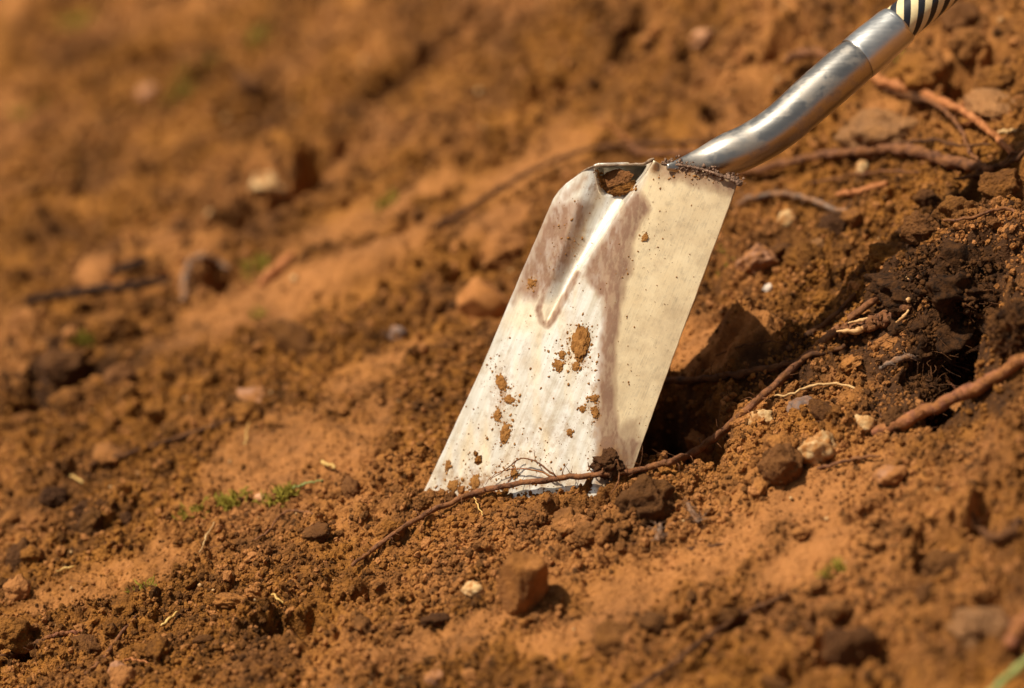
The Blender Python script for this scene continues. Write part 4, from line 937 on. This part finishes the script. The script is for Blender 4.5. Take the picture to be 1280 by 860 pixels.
# crumbs: nobody could count them
n = 330000
x = rng.uniform(-0.62, 0.58, n); y = np.where(rng.random(n) < 0.74, rng.uniform(-0.36, 0.38, n), rng.uniform(0.38, 1.5, n))
dens = 0.35 + 0.65 * sstep(-0.4, 0.4, fbm(x * 11, y * 11, 3, 333)); keep = rng.random(n) < dens * (1 - 0.70 * mask(x, y, SM, 0.45)); x, y = x[keep], y[keep]
smc = mask(x, y, SM, 0.45)
r = (1 - 0.55 * smc) * (0.0006 + 0.0028 * rng.random(len(x)) ** 4.0 + 0.0030 * rng.random(len(x)) ** 40) * (1 + 0.6 * (y > 0.38))
z = Hfull(x, y) + r * rng.uniform(-0.2, 0.6, len(x))
pm = bpy.data.meshes.new('soil_crumbs'); pm.vertices.add(len(x)); pm.vertices.foreach_set('co', np.stack([x, y, z], 1).astype(np.float32).ravel())
pm.attributes.new('rad', 'FLOAT', 'POINT').data.foreach_set('value', r.astype(np.float32)); pm.materials.append(M['clod'])
o = link('soil_crumbs', pm); tag(o, 'loose fine soil crumbs strewn over the slope', None, None, 'stuff')
ng = bpy.data.node_groups.new('strew_crumbs', 'GeometryNodeTree')
ng.interface.new_socket('Geometry', in_out='INPUT', socket_type='NodeSocketGeometry'); ng.interface.new_socket('Geometry', in_out='OUTPUT', socket_type='NodeSocketGeometry')
gi = ng.nodes.new('NodeGroupInput'); go = ng.nodes.new('NodeGroupOutput'); L_ = ng.links.new
g2i = ng.nodes.new('GeometryNodeGeometryToInstance')
for k in range(7):
    ic = ng.nodes.new('GeometryNodeMeshIcoSphere'); ic.inputs['Radius'].default_value = 1.0; ic.inputs['Subdivisions'].default_value = 2
    nz = ng.nodes.new('ShaderNodeTexNoise'); nz.noise_dimensions = '4D'; nz.inputs['Scale'].default_value = 1.5; nz.inputs['W'].default_value = 3.7 * k; nz.inputs['Detail'].default_value = 3
    ps = ng.nodes.new('GeometryNodeInputPosition'); L_(ps.outputs[0], nz.inputs['Vector'])
    su = ng.nodes.new('ShaderNodeVectorMath'); su.operation = 'SUBTRACT'; L_(nz.outputs['Color'], su.inputs[0]); su.inputs[1].default_value = (0.5, 0.5, 0.5)
    ml = ng.nodes.new('ShaderNodeVectorMath'); ml.operation = 'SCALE'; L_(su.outputs[0], ml.inputs[0]); ml.inputs['Scale'].default_value = 1.9
    sp = ng.nodes.new('GeometryNodeSetPosition'); L_(ic.outputs[0], sp.inputs['Geometry']); L_(ml.outputs[0], sp.inputs['Offset'])
    sm2 = ng.nodes.new('GeometryNodeSetMaterial'); sm2.inputs['Material'].default_value = M['clod']; L_(sp.outputs[0], sm2.inputs['Geometry'])
    L_(sm2.outputs[0], g2i.inputs[0])
iop = ng.nodes.new('GeometryNodeInstanceOnPoints'); L_(gi.outputs[0], iop.inputs['Points']); L_(g2i.outputs[0], iop.inputs['Instance']); iop.inputs['Pick Instance'].default_value = True
rv = ng.nodes.new('FunctionNodeRandomValue'); rv.data_type = 'FLOAT_VECTOR'; rv.inputs[1].default_value = (6.283, 6.283, 6.283); L_(rv.outputs[0], iop.inputs['Rotation'])
na = ng.nodes.new('GeometryNodeInputNamedAttribute'); na.data_type = 'FLOAT'; na.inputs['Name'].default_value = 'rad'
rs_ = ng.nodes.new('FunctionNodeRandomValue'); rs_.data_type = 'FLOAT_VECTOR'; rs_.inputs[0].default_value = (0.75, 0.7, 0.6); rs_.inputs[1].default_value = (1.35, 1.1, 1.0); rs_.inputs['Seed'].default_value = 4
mv = ng.nodes.new('ShaderNodeVectorMath'); mv.operation = 'SCALE'; L_(rs_.outputs[0], mv.inputs[0]); L_(na.outputs[0], mv.inputs['Scale']); L_(mv.outputs[0], iop.inputs['Scale'])
L_(iop.outputs[0], go.inputs[0])
md_ = o.modifiers.new('strew', 'NODES'); md_.node_group = ng

# fine fibres and pale grit among the crumbs: too many to count
r = np.random.default_rng(5); parts = []
fx = r.uniform(-0.5, 0.5, 420); fy = np.where(r.random(420) < .75, r.uniform(-.3, .36, 420), r.uniform(.36, 1.1, 420)); fz = Hfull(fx, fy)
for a_, b_, c_ in zip(fx, fy, fz):
    an = r.uniform(0, 6.28); ln = r.uniform(0.004, 0.018); e = np.array([math.cos(an), math.sin(an), 0.25 * math.cos(an) + r.normal(0, .25)]) * ln; a0 = np.array([a_, b_, c_ + 0.0008])
    parts.append(tube(spline([a0, a0 + e / 2 + r.normal(size=3) * ln * .15 + [0, 0, .0015], a0 + e], 6), [0.00035, 0.00018], 4, 0, 0, 1, False))
V, F = join(parts); o = link('root_fibres', py_mesh('root_fibres', V, F, M['bark'])); tag(o, 'hair fine root fibres strewn among the soil crumbs', None, None, 'stuff')
gx_ = r.uniform(-0.5, 0.5, 420); gy_ = np.where(r.random(420) < .7, r.uniform(-.3, .36, 420), r.uniform(.36, 1.2, 420)); gr = (0.0005 + 0.0018 * r.random(420) ** 4) * (1 + 1.2 * (gy_ > 0.36))
V, F = crumbs(np.stack([gx_, gy_, Hfull(gx_, gy_) + gr * 0.8], 1), gr); o = link('pale_grit', mesh_from('pale_grit', V, F, M['pale_stone'], False)); tag(o, 'pale grit sprinkled among the soil crumbs', None, None, 'stuff')

# heap of fresh crumbs along the foot of the blade
n = 1500; bx = rng.uniform(525, 800, n); by = np.interp(bx, [525, 560, 640, 740, 800, 830], [618, 630, 646, 656, 640, 632]) + np.abs(rng.normal(0, 14, n))
P, d = meet(bx, by, Hrest); r = 0.0006 + 0.0036 * rng.random(n) ** 3.5
P[:, 2] = Hfull(P[:, 0], P[:, 1]) + r * 0.3
V, F = crumbs(P, r, (IV2, IF2), amp=0.15)
o = link('fresh_crumbs', mesh_from('fresh_crumbs', V, F, M['clod'], False)); tag(o, 'fresh soil crumbs heaped along the foot of the blade', None, None, 'stuff')

# ================================================================== GREEN BITS AND STRAWS
def tuft(name, px, py, wp, hp, n, mat, label, cat, seed):
    r = np.random.default_rng(seed); P, d = meet(px, py, Hrest); P = P[0]; d = float(d[0]); parts = []
    sx_, sy_ = wp / 2 / SC * d, hp / 2 / SC * d / 0.52
    for k in range(n):
        a = np.array([r.normal(0, sx_ * 0.5), r.normal(0, sy_ * 0.5), 0]); a[1] += a[0] * 0.3
        zz = float(Hrest(np.array([P[0] + a[0]]), np.array([P[1] + a[1]]))[0]) - P[2]; a[2] = zz - 0.001
        ln = r.uniform(0.005, 0.013); t = r.normal(size=3) * 0.7; t[2] = 0.8
        e = a + t / np.linalg.norm(t) * ln; m_ = (a + e) / 2 + r.normal(size=3) * 0.001
        parts.append(tube(spline([a, m_, e], 5), [0.0004, 0.0009, 0.0002], 4, 0, 0, k, False))
    V, F = join(parts); o = link(name, py_mesh(name, V, F, M[mat]), P); tag(o, label, cat); return o
TF = [(272, 634, 70, 18, 260, 'long tuft of green moss left of the blade foot'), (352, 622, 38, 16, 150, 'small tuft of green moss with a grass blade beside it'),
      (232, 645, 10, 16, 14, 'tiny green sprout left of the long moss tuft'), (180, 742, 30, 18, 50, 'faded olive moss tuft on the smooth soil lower left'),
      (322, 336, 40, 24, 110, 'blurred green tuft beside the orange wood shard'), (324, 396, 18, 8, 20, 'blurred small green sprig below the orange wood shard'),
      (105, 425, 22, 14, 40, 'blurred green tuft above the left hollow'), (88, 32, 46, 26, 150, 'blurred bluish green tuft at the top left'),
      (322, 45, 30, 30, 110, 'blurred bright green tuft near the top edge'), (250, 82, 60, 30, 160, 'blurred olive tuft in a hollow at the upper left'),
      (30, 140, 40, 16, 60, 'blurred yellow green tuft at the far left edge'), (225, 118, 40, 14, 60, 'blurred thin green tuft behind the pink stone'),
      (912, 340, 14, 12, 22, 'bright green leaf scrap beside the brown lump'), (908, 305, 22, 50, 60, 'olive moss streak close to right edge of the blade'),
      (1125, 78, 16, 14, 24, 'green scrap tucked below the steel collar'), (480, 256, 26, 16, 50, 'blurred olive tuft on the slope behind the blade'),
      (1040, 718, 26, 12, 40, 'blurred yellow green moss scrap on the near slope')]
for i, (px, py, wp, hp, n, lb) in enumerate(TF): tuft('moss_tuft', px, py, wp, hp, n, 'moss', lb, 'moss', 900 + i)
SW = [([(402, 577), (419, 584)], [2.6, 2.6], 'straw', 'short bright straw bit on soil left of the blade'), ([(203, 782), (212, 773), (222, 765)], [1.6, 2, 1.2], 'straw', 'slanted straw bit on the dug soil lower left'),
      ([(340, 742), (347, 748), (353, 753)], [1.4, 1.8, 1], 'straw', 'small straw bit lower left of the long root'), ([(70, 714), (82, 710), (93, 708)], [1.2, 1.6, 1], 'straw', 'faint straw bit at the far lower left'),
      ([(88, 594), (97, 599), (104, 602)], [1.4, 2, 1.2], 'straw', 'greenish straw bit above the dark damp lump'), ([(592, 622), (598, 632), (603, 644)], [0.8, 1, 0.6], 'straw', 'thin orange straw under the long root at the blade foot'),
      ]
for pts, rp, mt, lb in SW: root_thing('straw_bit', pts, rp, mt, lb, 'straw', 0.004, n=12, sides=6)
root_thing('grass_blade', [(366, 610), (380, 605), (402, 600)], [1.2, 1.8, 0.8], 'grass', 'single green grass blade lying beside the small moss tuft', 'grass blade', 0.006, n=20, sides=6)
root_thing('grass_blade', [(1235, 870), (1258, 848), (1292, 818)], [4, 5, 4], 'grass', 'blurred grey green grass blade in the lower right corner', 'grass blade', 0.012, n=20, sides=6)
